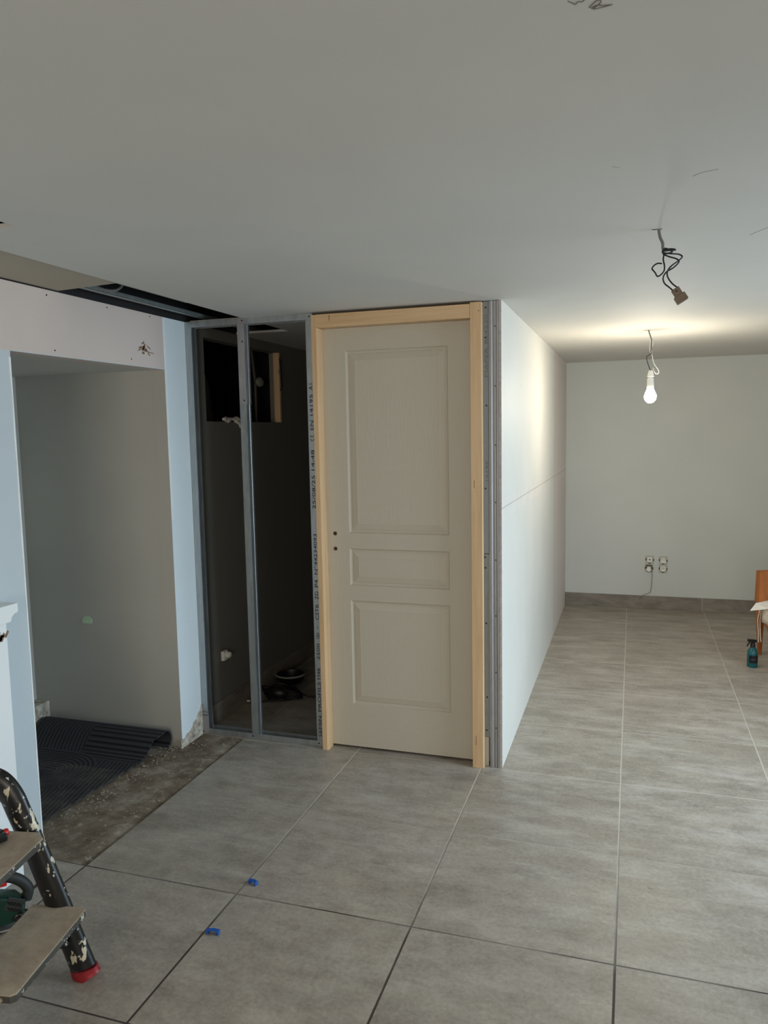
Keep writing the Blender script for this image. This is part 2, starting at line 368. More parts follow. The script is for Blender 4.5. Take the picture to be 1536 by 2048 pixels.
def mesh(name, mb, mats, parent=None, base=(0, 0, 0), smooth=False, bevel=0, seg=2, fixn=True):
    bx, by, bz = base
    me = bpy.data.meshes.new(name); me.from_pydata([(x-bx, y-by, z-bz) for x, y, z in mb.v], [], mb.f)
    if not isinstance(mats, (list, tuple)): mats = [mats]
    for q in mats: me.materials.append(M[q] if isinstance(q, str) else q)
    for p, i in zip(me.polygons, mb.mi): p.material_index = i
    bm = bmesh.new(); bm.from_mesh(me); bmesh.ops.remove_doubles(bm, verts=bm.verts, dist=1e-5)
    if fixn: bmesh.ops.recalc_face_normals(bm, faces=bm.faces)
    bm.to_mesh(me); bm.free()
    if smooth:
        for p in me.polygons: p.use_smooth = True
        try: me.set_sharp_from_angle(angle=math.radians(42))
        except Exception: pass
    o = bpy.data.objects.new(name, me); COL.objects.link(o)
    if parent: o.parent = parent
    else: o.location = base
    if bevel:
        b = o.modifiers.new('bevel', 'BEVEL'); b.width = bevel; b.segments = seg; b.limit_method = 'ANGLE'; b.angle_limit = math.radians(40)
    return o
def tag(o, label, cat, group=None, kind=None):
    o['label'] = label; o['category'] = cat
    if group: o['group'] = group
    if kind: o['kind'] = kind
    return o
def struct(name, mb, mats, label=None, **k):
    o = mesh(name, mb, mats, **k); o['kind'] = 'structure'
    if label: o['label'] = label
    return o
class Thing:
    def __init__(s, name, base, label, cat, group=None):
        s.base = base; s.o = bpy.data.objects.new(name, None); COL.objects.link(s.o); s.o.location = base; s.o.empty_display_size = .05
        tag(s.o, label, cat, group)
    def part(s, name, mb, mats, label=None, parent=None, **k):
        # parts (and sub-parts) all share the thing's origin
        o = mesh(name, mb, mats, parent=parent or s.o, base=s.base, **k)
        if label: o['label'] = label
        return o
def one(name, mb, mats, base, label, cat, group=None, kind=None, **k):
    return tag(mesh(name, mb, mats, base=base, **k), label, cat, group, kind)

# ------------------------------------------------------------------ the shell
T = .012
XD = -1.33
# tiled floor (raw strip and passage left out)
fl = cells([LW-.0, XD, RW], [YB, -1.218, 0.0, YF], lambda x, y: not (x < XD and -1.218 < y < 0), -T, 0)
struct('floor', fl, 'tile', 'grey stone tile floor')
fs = cells([-2.9, LW, XD, RW], [YB, -1.3, -.15, YF+.1], lambda x, y: x > LW or -1.3 < y < -.15, -.12, -T-.0005)
struct('floor', fs, 'concrete', 'raw concrete slab beside the tiles')
# a skin of uneven screed in the raw strip and the passage
def screed():
    mb = MB(); nx, ny = 60, 46; x0, x1, y0, y1 = -2.47, XD-.004, -1.213, -.0
    g = []
    for j in range(ny+1):
        for i in range(nx+1):
            x = x0+(x1-x0)*i/nx; y = y0+(y1-y0)*j/ny
            e = max(0., min(1., (x-(XD-.05))/.04)); z = -.004+.004*noise.noise(Vector((x*7, y*7, 0)))-.007*e
            g.append((x, y, z))
    fsx = [(j*(nx+1)+i, j*(nx+1)+i+1, (j+1)*(nx+1)+i+1, (j+1)*(nx+1)+i) for j in range(ny) for i in range(nx)]
    def keep(f):
        cx = sum(g[i][0] for i in f)/4; cy = sum(g[i][1] for i in f)/4
        return cx > LW or (-1.15 < cy < -.2)
    mb.add(g, [f for f in fsx if keep(f)]); return mb
struct('floor', screed(), 'concrete', 'uneven screed strip along the tile edge', smooth=True, fixn=False)

# ceiling with its openings
cx_ = [LW, -1.26, -1.2, -1.02, RW]; cy_ = [YB, -2.1, -1.69, -.905, 0.0, .052, .225, .53, YF]
def csolid(x, y):
    if x < -1.26 and -2.1 < y < .052: return False
    if -1.2 < x < -1.02 and -2.1 < y < -1.69: return False
    if x < -1.26 and .225 < y < .53: return False
    return True
struct('ceiling', cells(cx_, cy_, csolid, H, H+.0125), 'ceiling', 'painted plasterboard ceiling')
# separate board lying a little higher along the left wall
sb = MB(); sb.prism([(LW, -2.1), (-1.262, -2.1), (-1.262, -.925), (LW, -.885)], H+.006, H+.0185)
struct('ceiling', sb, 'ceilboard', 'shade-toned ceiling board along the left wall', fixn=True)
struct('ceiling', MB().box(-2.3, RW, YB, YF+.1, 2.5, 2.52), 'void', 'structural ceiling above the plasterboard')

# left wall with the passage opening and the closet wall hole
ys = [YB, -1.15, -.19, 0., .171, 1.07, YF]; zs = [-.05, 1.63, 1.873, 2.065, H, 2.5]
def lsolid(y, z):
    if -1.15 < y < -.19 and z < 1.873: return False
    if .171 < y < 1.07 and 1.63 < z < 2.065: return False
    return True
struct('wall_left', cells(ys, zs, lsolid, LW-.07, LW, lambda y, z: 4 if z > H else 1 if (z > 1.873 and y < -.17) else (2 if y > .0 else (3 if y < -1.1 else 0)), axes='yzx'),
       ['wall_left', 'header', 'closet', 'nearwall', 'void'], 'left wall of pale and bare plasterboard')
# bare plaster lump where the paint stops at the foot of the strip and a filler seam
def chips(y0, y1, x, zfun, n=26, th=.004):
    mb = MB(); top = []; 
    for i in range(n+1):
        y = y0+(y1-y0)*i/n; top.append((y, zfun(i/n)+.012*noise.noise(Vector((y*60, 1.3, 0)))))
    vs = []; 
    for xx in (x, x+th):
        for y, z in top: vs.append((xx, y, z))
        for y, z in top: vs.append((xx, y, -.008))
    N = 2*(n+1); fs_ = []
    for i in range(n):
        fs_ += [(i, i+1, n+2+i, n+1+i), (N+i+1, N+i, N+n+1+i, N+n+2+i), (i, N+i, N+i+1, i+1)]
    fs_ += [(0, n+1, N+n+1, N), (n, N+n, N+2*n+1, 2*n+1)]
    mb.add(vs, fs_); return mb
struct('trim_1', chips(-.205, -.002, LW, lambda t: .035+.10*t*t+.02*t, th=.005), 'chipped', 'bare chipped plaster at the foot of the pale blue strip')
sm = MB()
for k in range(34):
    z = 1.15+.03*k
    if z > H-.02: break
    sm.box(LW, LW+.0012, -.186+.003*noise.noise(Vector((0, 0, z*9))), -.174+.004*noise.noise(Vector((3, 0, z*11))), z, z+.03)
struct('trim_2', sm, 'whitebright', 'white filler seam beside the bare header board')
# ragged white filler on the edge of the near jamb
sj = MB()
for k in range(60):
    z = .02+.0305*k
    sj.box(LW-.002, LW+.0016, -1.1505, -1.157+.0035*noise.noise(Vector((7, 0, z*8))), z, z+.0305)
struct('trim_3', sj, 'whitebright', 'white filler line on the passage corner')
hd = MB(); n = 40
for k in range(n):
    y = -1.15+.96*k/n; hd.box(LW-.002, LW+.0015, y, y+.96/n, 1.8725, 1.8755+.003*noise.noise(Vector((0, y*9, 5))))
struct('trim_4', hd, 'nearwall', 'white filler line under the bare header board')

# passage behind the left wall
struct('wall_passage', MB().box(-2.55, LW-.0702, -.19, -.11, -.05, 2.5).box(LW-.071, LW-.0005, -.1905, -.189, -.05, 1.873), 'passage', 'grey plastered wall of the stair passage')
struct('wall_passage', MB().box(-2.55, -2.47, -1.3, -.19, -.05, 2.5).box(-2.55, LW-.0702, -1.3, -1.2, -.05, 2.5), 'passage', 'end wall of the stair passage')
struct('ceiling', MB().box(-2.47, LW-.0702, -1.2, -.19, 1.873, 1.9), 'passage', 'low ceiling of the passage')
struct('trim_5', MB().box(-2.47, -2.385, -1.2, -.191, -.03, .168), 'chipped', 'plaster-spattered step at the end of the passage', bevel=.004)

# far wall, right wall, back wall
struct('wall_far', MB().box(LW-.1, RW+.1, YF, YF+.1, -.05, 2.5), 'wall_far', 'grey painted end wall')
rs = [YB, -1.45, .55, YF]
struct('wall_right', cells(rs, [-.05, .03, 2.02, 2.5], lambda y, z: not (-1.45 < y < .55 and .03 < z < 2.02), RW, RW+.12, axes='yzx'), 'wall_far', 'right wall with glazed door opening')
struct('wall_back', cells([LW-.1, -.6, 1.6, RW+.12], [-.05, .5, 2.0, 2.5], lambda x, z: not (-.6 < x < 1.6 and .5 < z < 2.0), YB-.12, YB, axes='xzy'), 'wall_far', 'back wall behind the viewer')
wf = MB()
for a in (-1.45, -.475, .50): wf.box(RW+.03, RW+.08, a, a+.05, .03, 2.02)
wf.box(RW+.03, RW+.08, -1.45, .55, .03, .09).box(RW+.03, RW+.08, -1.45, .55, 1.96, 2.02)
struct('window_1', wf, 'whiteplastic', 'white frame of the glazed door')
wf = MB()  # unseen window, made up to go with the fill light behind
for a in (-.6, .475, 1.55): wf.box(a, a+.05, YB-.08, YB-.03, .5, 2.0)
wf.box(-.6, 1.6, YB-.08, YB-.03, .5, .55).box(-.6, 1.6, YB-.08, YB-.03, 1.95, 2.0)
struct('fill_window', wf, 'whiteplastic', 'white frame of the added fill window behind the viewer')

# partition: boards over studs
pb = MB().box(-.0125, 0, 0, YF, 0, H).box(-.0735, -.061, .05, YF, 0.003, H)
struct('wall_partition', pb, ['partition'], 'jointed white plasterboard partition')
# skirting
struct('baseboard_far', MB().box(.001, RW, YF-.011, YF, 0, .113), 'skirting', 'stone tile skirting on the end wall', bevel=.0015)
struct('baseboard_closet', MB().box(LW, LW+.011, .06, YF, 0, .113).box(LW, -.08, YF-.011, YF, 0, .113), 'skirting', 'stone tile skirting in the closet', bevel=.0015)

# ---- void behind the closet wall hole, with its pipes
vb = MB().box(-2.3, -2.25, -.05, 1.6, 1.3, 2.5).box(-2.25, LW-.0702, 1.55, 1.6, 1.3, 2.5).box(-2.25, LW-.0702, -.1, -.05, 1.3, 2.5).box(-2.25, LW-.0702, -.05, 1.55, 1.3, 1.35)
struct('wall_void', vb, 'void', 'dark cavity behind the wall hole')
hj = Thing('timber_jamb', (LW-.02, 1.07, 1.6), 'thin raw timber upright on the edge of the dark wall hole', 'timber')
hj.part('upright', MB().box(LW-.03, LW+.010, 1.044, 1.069, 1.6305, 2.0645), 'pine_v', bevel=.002)
hj.part('rope', MB().tube([(LW+.014, 1.05, 2.03), (LW+.02, 1.045, 1.97), (LW+.016, 1.055, 1.92), (LW+.022, 1.048, 1.86), (LW+.014, 1.052, 1.83)], .003), 'blackwire', smooth=True)
pp = Thing('waste_pipe', (-1.95, .5, 1.9), 'dark curved waste pipe inside the wall hole', 'pipe')
pp.part('pipe_run', MB().tube([(-1.95, .0, 1.95), (-1.95, .45, 1.97), (-1.94, .6, 1.95), (-1.94, .72, 1.86), (-1.94, .74, 1.6), (-1.94, .74, 1.36)], .05, 18), 'darkpipe', smooth=True)
pp.part('collar', MB().tube([(-1.95, .36, 1.965), (-1.95, .42, 1.97)], .06, 18, smooth=0), 'darkpipe', smooth=True)
pp.part('collar', MB().tube([(-1.94, .74, 1.7), (-1.94, .74, 1.64)], .06, 18, smooth=0), 'darkpipe', smooth=True)
iv = Thing('stopcock', (-1.85, 1.27, 1.9), 'small pale valve with yellowish knob in the dark wall hole', 'valve')
iv.part('knob', MB().lathe([(0, 0), (.018, .002), (.03, .01), (.032, .03), (.02, .042), (0, .044)], (-1.83, 1.255, 1.90), 12, (1, -.6, .1)), 'kitrim', smooth=True)
iv.part('pipe', MB().tube([(-1.86, 1.28, 1.36), (-1.86, 1.28, 1.85), (-1.86, 1.275, 1.93), (-1.88, 1.26, 2.2)], .011, 10), 'darkpipe', smooth=True)
rg = MB(); pts = []
for i in range(15):
    t = i/14; pts.append((LW+.004+.008*noise.noise(Vector((t*9, 0, 0))), .33+t*.3, 1.631+.012+.010*noise.noise(Vector((t*7, 4, 0)))))
rg.tube(pts, lambda t: .006+.010*abs(math.sin(t*9)), 9, 4, flat=.6).tube([(LW+.006, .47, 1.635), (LW+.012, .50, 1.620), (LW+.010, .52, 1.60)], lambda t: .010*(1-.3*t), 9, 4)
one('crumpled_rag', rg, 'whiteplastic', (LW, .48, 1.61), 'crumpled pale rag hanging over the bottom edge of the wall hole', 'rag', smooth=True)

# ---- furring rails above the ceiling gap
def rail(x, y0, y1, z, lab):
    w = .015; pl = [(x-w, z+.0), (x-w, z+.014), (x-w+.006, z+.017), (x+w-.006, z+.017), (x+w, z+.014), (x+w, z)]
    mb = MB().box(x-w, x+w, y0, y1, z, z+.0012); mb.box(x-w, x-w+.0012, y0, y1, z, z+.017).box(x+w-.0012, x+w, y0, y1, z, z+.017)
    return one('furring_channel', mb, 'rail', (x, (y0+y1)/2, z), lab, 'metal channel', 'furring channels in the ceiling gap')
rail(-1.50, -1.6, .9, 2.138, 'grey metal ceiling channel nearest the left wall, seen in the dark ceiling gap')
rail(-1.375, -1.6, -.28, 2.158, 'grey metal ceiling channel next to the painted ceiling edge, in the dark ceiling gap')
one('gap_cable', MB().tube([(-1.46, -.86, 2.3), (-1.5, -.78, 2.17), (-1.45, -.7, 2.15), (-1.42, -.66, 2.22), (-1.44, -.6, 2.32)], .006), 'greywire', (-1.45, -.75, 2.2),
    'looped grey cable in the dark ceiling gap', 'cable', smooth=True)

# ------------------------------------------------------------------ metal frame of the closet
def screws(th, pts, parent=None, r=.0042, y=-.0012):
    for x, z in pts:
        th.part('screw', MB().lathe([(0, 0), (r, 0), (r*.9, .0012), (0, .0018)], (x, y+.001, z), 10, (0, -1, 0)), 'screw', parent=parent, smooth=True)
def stud(x0, y0, depth, flange, z0, z1, side, lip=.006):
    """C section: web at x0, flanges run towards +side; front flange on y0"""
    s_ = side; pl = [(x0+s_*flange, y0+lip), (x0+s_*flange, y0), (x0, y0), (x0, y0+depth*.3), (x0+s_*.002, y0+depth*.35), (x0+s_*.002, y0+depth*.65), (x0, y0+depth*.7), (x0, y0+depth), (x0+s_*flange, y0+depth), (x0+s_*flange, y0+depth-lip)]
    return MB().ribbon(pl, .0011, z0, z1)
def uprail(x0, x1, z, zup, y0=.0, depth=.0485):
    pl = [(y0, z+zup), (y0, z), (y0+depth, z), (y0+depth, z+zup)]
    return MB().ribbon(pl, .0011, x0, x1, axes='yzx')
XR = -.906
tt = Thing('top_track', ((LW+XR)/2, 0, H-.03), 'horizontal galvanised track across the top of the closet opening', 'metal track')
tt.part('channel', uprail(LW+.001, XR+.012, H-.0008, -.029, -.0008, .0505), 'galv')
screws(tt, [(-1.26, 2.108), (-.907, 2.105)], y=-.0022)
bt = Thing('bottom_track', ((LW+XR)/2, 0, 0), 'horizontal galvanised track on the floor of the closet opening', 'metal track')
bt.part('channel', uprail(LW+.008, XR+.01, .001, .029, -.0008, .0505), 'galv')
screws(bt, [(-1.284, .016), (-.917, .018), (-1.572, .012)], y=-.0022)
ls = Thing('metal_stud', (LW, 0, 0), 'galvanised upright stud against the pale blue wall strip', 'metal stud', 'upright studs of the closet opening')
ls.part('channel', stud(LW+.0012, .0005, .047, .035, .003, H-.002, 1), 'galv')
ls.part('splice', stud(LW+.0006, -.001, .049, .037, .003, .105, 1).ribbon([(LW+.001, -.0022), (LW+.038, -.0022)], .001, .098, .100).ribbon([(LW+.001, -.0022), (LW+.038, -.0022)], .001, .118, .120), 'galvlilac', 'short metal offcut wrapped round the foot of the stud')
ls.part('saw_mark', MB().box(LW+.001, LW+.038, -.0032, -.0026, .098, .101).box(LW+.001, LW+.038, -.0012, -.0006, .116, .1185), 'screw')
ms = Thing('metal_stud', (-1.27, 0, 0), 'galvanised middle stud with overlapping extension at its top', 'metal stud', 'upright studs of the closet opening')
ms.part('channel', stud(-1.252, .0005, .047, -.035, .003, 1.76, -1).add([], []), 'galv') if False else None
ms.part('channel', stud(-1.252, .0008, .047, .036, .003, 1.80, -1), 'galv')
ms.part('extension', stud(-1.2505, -.0008, .0495, .037, 1.705, H-.002, -1), 'galvlilac', 'short stud offcut sleeved over the top')
screws(ms, [(-1.262, 2.008), (-1.262, 1.724)], y=-.0022)
rs_ = Thing('metal_stud', (-.905, 0, 0), 'galvanised stud with black printed text beside the pine door frame', 'metal stud', 'upright studs of the closet opening')
rs_.part('channel', stud(-.9265, .0005, .047, .036, .003, H-.002, 1), 'galv')
def text(th, s, x, z0, z1, y, width, mat, parent=None, rot=True, name='printed_text', bold=.0, pos=None):
    cu_ = bpy.data.curves.new('t', 'FONT'); cu_.body = s; cu_.resolution_u = 3; cu_.offset = bold
    ob = bpy.data.objects.new('t', cu_); COL.objects.link(ob)
    dg = bpy.context.evaluated_depsgraph_get(); me = bpy.data.meshes.new_from_object(ob.evaluated_get(dg))
    bpy.data.objects.remove(ob); xs = [v.co.x for v in me.vertices]; yy = [v.co.y for v in me.vertices]
    ax, bx, ay, by = min(xs), max(xs), min(yy), max(yy)
    mb = MB()
    for p in me.polygons:
        vs = [me.vertices[i].co for i in p.vertices]
        if rot: q = [(x-((v.y-ay)/(by-ay)*width), y, z0+(v.x-ax)/(bx-ax)*(z1-z0)) for v in vs]
        else: q = [(x+(v.x-ax)/(bx-ax)*width, y, z0+(v.y-ay)/(by-ay)*(z1-z0)) for v in vs]
        mb.add(q, [tuple(range(len(q)))])
    bpy.data.meshes.remove(me)
    return th.part(name, mb, mat, parent=parent, fixn=False)
TXT = [('SEMIN', .053, .159), ('PROFILS', .182, .333), ('M48', .346, .402), ('2500', .447, .528), ('CSTB', .647, .724), ('ZD', .749, .789),
       ('P4', .809, .846), ('N°44234093', .873, 1.072), ('25/08/25', 1.194, 1.356), ('14:48', 1.38, 1.478), ('EN', 1.573, 1.618), ('14195', 1.642, 1.741), ('A1', 1.762, 1.792)]
for s_, a, b in TXT: text(rs_, s_, -.8995, a, b, -.0018, .0165, 'ink', bold=-.002)
def arcs(parts, mat='ink'):
    mb = MB()
    for cx, cz, r, a0, a1 in parts:
        mb.tube([(cx+r*math.cos(a0+(a1-a0)*k/10), -.0016, cz+r*math.sin(a0+(a1-a0)*k/10)) for k in range(11)], .0011, 5, 0)
    return mb
rs_.part('ce_mark', arcs([(-.907, 1.531, .0085, PI, 2*PI), (-.907, 1.549, .0085, PI, 2*PI)]).box(-.9155, -.9065, -.002, -.0014, 1.540, 1.5425), 'ink')
for z_ in (.561, .574): rs_.part('round_logo', arcs([(-.907, z_, .007, 0, 2*PI)]), 'ink')
rs_.part('printed_dash', MB().box(-.908, -.906, -.002, -.0014, .602, .616), 'ink')

# ------------------------------------------------------------------ partition end studs (right of the door)
ps = Thing('metal_stud', (-.073, 0, 0), 'grey flanged stud with black screws right of the door frame', 'metal stud')
def plate(x0, x1, y, z0, z1): return MB().box(x0, x1, y, y+.0012, z0, z1)
ps.part('upper_flange', plate(-.0815, -.0565, .0005, 1.003, H-.003).box(-.0577, -.0565, .0005, -.0 + .045, 1.003, H-.003), 'galvgrey')
ps.part('lower_flange', plate(-.0815, -.0570, .004, .142, 1.0), 'galvgrey', 'duller lower piece of the flange')
ps.part('foot_flange', plate(-.0815, -.0640, .0075, .0, .139), 'outletframe', 'pale short piece at the foot')
screws(ps, [(-.069, 2.091), (-.070, 1.962), (-.067, 1.666), (-.073, 1.297)], y=-.0008)
screws(ps, [(-.075, .936), (-.073, .679), (-.071, .331), (-.073, .173), (-.077, .985)], y=.0028)
text(ps, 'MAFER R-4230', -.0605, 1.79, 2.06, -.0004, .014, 'faintink', bold=.0)
text(ps, '14195', -.0605, 1.33, 1.42, -.0004, .012, 'faintink', bold=.0)
es = Thing('metal_stud', (-.034, 0, 0), 'ribbed stud web closing the end of the white partition', 'metal stud')
wv = [(-.0555, .020), (-.0555, .0), (-.0505, .0), (-.0475, -.0035), (-.0435, -.0035), (-.0405, .0), (-.0385, .0), (-.0365, .0035), (-.0335, .0035), (-.0315, 0.), (-.0245, 0.), (-.0225, .0035), (-.0195, .0035), (-.0175, -.003), (-.0140, -.003), (-.0140, .02)]
es.part('web', MB().ribbon([(x, y-.0005) for x, y in wv], .0011, .0, H-.002), 'galvlilac')
screws(es, [(-.028, z) for z in (2.009, 1.75, 1.491, 1.235, .974, .717, .453, .189)], y=-.0008, r=.0036)
# torn board edge
eb = MB(); n = 90
for k in range(n):
    z0, z1 = H*k/n, H*(k+1)/n; j = .0012*noise.noise(Vector((z0*30, 0, 0)))+(.006 if 1.19 < z0 < 1.235 else 0)*random.random()
    eb.box(-.0122+abs(j), -.0008, -.0022-abs(j)*.8, .001, z0, z1-.0002)
struct('trim_6', eb, 'boardedge', 'torn plaster core on the edge of the white partition board')

# ------------------------------------------------------------------ door and its pine frame
FY, DY = -.03, .03
df = Thing('door_frame', (-.49, 0, 0), 'raw pine door frame standing in front of the metal studs', 'door frame')
XL0, XL1, XR1, XR0 = -.885, -.853, -.133, -.082
df.part('jamb', MB().prism([(XL0, FY), (XL1-.008, FY), (XL1, FY+.006), (XL1, DY+.002), (XL1-.012, DY+.002), (XL1-.012, DY+.03), (XL0, DY+.03), (XL0, -.0025), (XL0, -.004)], .0, 2.0455).prism([(XL0, FY), (XL1-.008, FY), (XL1-.008, DY), (XL0, DY)], 2.0455, 2.106), 'pine_v', bevel=.001)
df.part('jamb', MB().prism([(XR1, FY), (XR0, FY), (XR0, -.0015), (XR0-.002, DY+.03), (XR1-.0, DY+.03)], .0, 2.113), 'pine_v', bevel=.0012)
df.part('head', MB().box(XL1-.0085, XR1-.0005, FY+.001, DY+.03, 2.047, 2.107), 'pine_h', bevel=.001)
df.part('knot', MB().lathe([(0, 0), (.003, 0), (.0025, .0012), (0, .0014)], (-.095, FY, 2.075), 8, (0, -1, 0)).box(-.795, -.792, FY-.0004, FY+.0012, 2.075, 2.1).box(-.119, -.1165, FY-.0006, FY+.001, 1.30, 1.335).box(-.1175, -.115, FY-.0006, FY+.001, .11, .155), 'brownscar', 'dark knots and nail marks')

dr = Thing('door', (-.49, DY, 0), 'cream primed three-panel door standing in the pine frame', 'door')
DX0, DX1, DZ0, DZ1 = -.8525, -.1335, .012, 2.046
PAN = [(-.737, -.249, 1.077, 1.940, 0), (-.741, -.249, .821, 1.0015, 1), (-.745, -.245, .228, .7465, 0)]
def door_leaf():
    mb = MB(); xs = [DX0, -.741, -.248, DX1]; zs = [DZ0, .228, .7465, .821, 1.0015, 1.077, 1.940, DZ1]
    P = {1: 2, 3: 1, 5: 0}
    for i in range(3):
        for j in range(7):
            x0, x1, z0, z1 = xs[i], xs[i+1], zs[j], zs[j+1]
            if i == 1 and j in P:
                mi = 1 if P[j] == 1 else 0
                rings = [(0, 0), (.0035, .0065), (.009, .0095), (.0135, .0095), (.018, .0070), (.046, .0015), (.049, .0020)]
                loops = []
                for d, dep in rings: loops.append([(x0+d, DY+dep, z0+d), (x1-d, DY+dep, z0+d), (x1-d, DY+dep, z1-d), (x0+d, DY+dep, z1-d)])
                for a, b in zip(loops, loops[1:]):
                    for k in range(4): mb.add([a[k], a[(k+1) % 4], b[(k+1) % 4], b[k]], [(0, 1, 2, 3)], mi)
                mb.add(loops[-1], [(0, 1, 2, 3)], mi)
            else:
                mb.add([(x0, DY, z0), (x1, DY, z0), (x1, DY, z1), (x0, DY, z1)], [(0, 1, 2, 3)], 1 if (i == 1) else 0)
    B = DY+.04
    for i in range(3):
        mb.add([(xs[i], DY, DZ0), (xs[i], B, DZ0), (xs[i+1], B, DZ0), (xs[i+1], DY, DZ0)], [(0, 1, 2, 3)])
        mb.add([(xs[i], DY, DZ1), (xs[i+1], DY, DZ1), (xs[i+1], B, DZ1), (xs[i], B, DZ1)], [(0, 1, 2, 3)])
    for j in range(7):
        mb.add([(DX0, DY, zs[j]), (DX0, DY, zs[j+1]), (DX0, B, zs[j+1]), (DX0, B, zs[j])], [(0, 1, 2, 3)])
        mb.add([(DX1, DY, zs[j]), (DX1, B, zs[j]), (DX1, B, zs[j+1]), (DX1, DY, zs[j+1])], [(0, 1, 2, 3)])
        for i in range(3): mb.add([(xs[i], B, zs[j]), (xs[i], B, zs[j+1]), (xs[i+1], B, zs[j+1]), (xs[i+1], B, zs[j])], [(0, 1, 2, 3)])
    return mb
dr.part('leaf', door_leaf(), ['door_v', 'door_h'])
for z in (1.073, .999):
    h = dr.part('handle_hole', MB().lathe([(.0085, -.0005), (.0105, .0), (.0105, .0009), (.0075, .0009), (.007, -.0005)], (-.814, DY, z), 18, (0, -1, 0)), 'brownscar', 'dark-rimmed hole for the missing handle', smooth=True)
    dr.part('hole_depth', MB().lathe([(0, 0), (.0074, 0), (.0074, .0005), (0, .0005)], (-.814, DY, z), 16, (0, -1, 0)), 'screw', parent=h)

# ------------------------------------------------------------------ closet contents
sk = Thing('wall_socket', (LW, .235, .35), 'lone uncovered socket on the dark closet wall', 'socket')
sk.part('box_ring', MB().lathe([(.030, 0), (.034, 0), (.034, .003), (.030, .003)], (LW, .235, .352), 20, (1, 0, 0)), 'darkpipe', smooth=True)
sk.part('mechanism', MB().box(LW+.001, LW+.022, .213, .257, .325, .378), 'whiteplastic', bevel=.003)
sk.part('connector', MB().lathe([(.017, 0), (.017, .022), (.012, .026), (0, .026)], (LW+.02, .245, .355), 16, (1, -.3, 0)), 'whiteplastic', smooth=True)

cc = Thing('power_cord', (-1.4, .6, 0), 'black power cord bundled on the dark closet floor with its plug towards the wall', 'cord')
pts = []
for k in range(70):
    a = k*.55; r = .085+.018*math.sin(k*1.7); pts.append((-1.40+r*math.cos(a)*1.25, .58+r*math.sin(a)*.7, .012+.0009*k+.006*math.sin(k*2.3)))
cc.part('coil', MB().tube([(-1.505, .47, .012), (-1.47, .5, .008)]+pts+[(-1.27, .62, .02), (-1.18, .66, .008), (-1.1, .75, .007)], .005, 8, 4), 'blackwire', smooth=True)
pg = cc.part('plug', MB().lathe([(0, 0), (.012, .0), (.018, .02), (.018, .038), (0, .038)], (-1.505, .47, .02), 14, (-.85, -.45, 0)), 'black', smooth=True)
cc.part('prong', MB().tube([(-1.533, .447, .02), (-1.552, .437, .02)], .0024, 8, 0).tube([(-1.543, .463, .02), (-1.562, .453, .02)], .0024, 8, 0), 'steel', parent=pg)
cc.part('plastic_wrap', MB().tube([(-1.47, .55, .04), (-1.42, .53, .055), (-1.36, .55, .05), (-1.33, .6, .045)], lambda t: .035*math.sin(PI*max(.08, min(.92, t))), 9, 5), 'black', smooth=True)
bs = Thing('shallow_basin', (-1.45, .88, 0), 'dark shallow basin with a pale curved rim on the closet floor', 'basin')
bs.part('bowl', MB().lathe([(0, .01), (.05, .01), (.08, .035), (.09, .07), (.084, .07), (.074, .038), (.045, .016), (0, .016)], (-1.47, .86, -.01), 28), 'black', smooth=True)
bs.part('rim', MB().tube([(-1.47+.092*math.cos(a), .86+.092*math.sin(a), .062) for a in [PI*1.0+k*PI/10*1.05 for k in range(11)]], .006, 8, 3), 'kitrim', 'pale curved rim', smooth=True)

# ------------------------------------------------------------------ passage details
def doormat_mesh():
    mb = MB(); prof = []      # (y, z) across the mat then curling up against the wall
    for k in range(30): prof.append((-1.09+.023*k, .006))
    cyv, czv = -.285, .056
    prof += [(-.41, .009), (-.375, .022), (-.345, .045), (-.315, .075), (-.285, .094), (-.255, .100), (-.228, .090), (-.2125, .068), (-.212, .045), (-.222, .027), (-.24, .016)]
    nx = 24; th = .006; vs = []; fs_ = []
    n = len(prof)
    for s_ in (0, 1):
        for i, (y, z) in enumerate(prof):
            a = Vector(prof[max(i-1, 0)]); b = Vector(prof[min(i+1, n-1)]); d = (b-a).normalized(); nr = Vector((-d.y, d.x))
            for j in range(nx+1):
                t = j/nx; x = -2.36+t*(.70-.05*max(0., min(1., (-y-.35)/.75))+(.03 if y > -.3 else 0.))
                lift = .0
                vs.append((x, y+nr.x*th*s_, z+nr.y*th*s_+lift))
    N = n*(nx+1)
    for i in range(n-1):
        for j in range(nx):
            a = i*(nx+1)+j; fs_ += [(a, a+1, a+nx+2, a+nx+1), (N+a, N+a+nx+1, N+a+nx+2, N+a+1)]
        a = i*(nx+1); fs_ += [(a, a+nx+1, N+a+nx+1, N+a), (a+nx, N+a+nx, N+a+2*nx+1, a+2*nx+1)]
    for j in range(nx): fs_ += [(j, N+j, N+j+1, j+1), ((n-1)*(nx+1)+j, (n-1)*(nx+1)+j+1, N+(n-1)*(nx+1)+j+1, N+(n-1)*(nx+1)+j)]
    mb.add(vs, fs_); return mb
one('floor_mat', doormat_mesh(), 'ribmat', (-2.0, -.45, 0), 'dark ribbed mat with wave pattern, its back edge curled up against the passage wall', 'mat', smooth=True)
gp = MB(); pl = [(-2.111+.03*math.cos(a), .622+.022*math.sin(a)) for a in [k*PI/10 for k in range(11)]]+[(-2.14, .606), (-2.085, .606)][::1]
pl = [(-2.111+.030*math.cos(k*PI/10), .618+.024*math.sin(k*PI/10)) for k in range(11)]+[(-2.138, .604), (-2.086, .604)]
gp.prism(pl, -.1935, -.1905, axes='xzy')
one('green_patch', gp, 'greenpaint', (-2.111, -.19, .618), 'small pale green half-round patch stuck on the grey passage wall', 'patch')
db = MB()
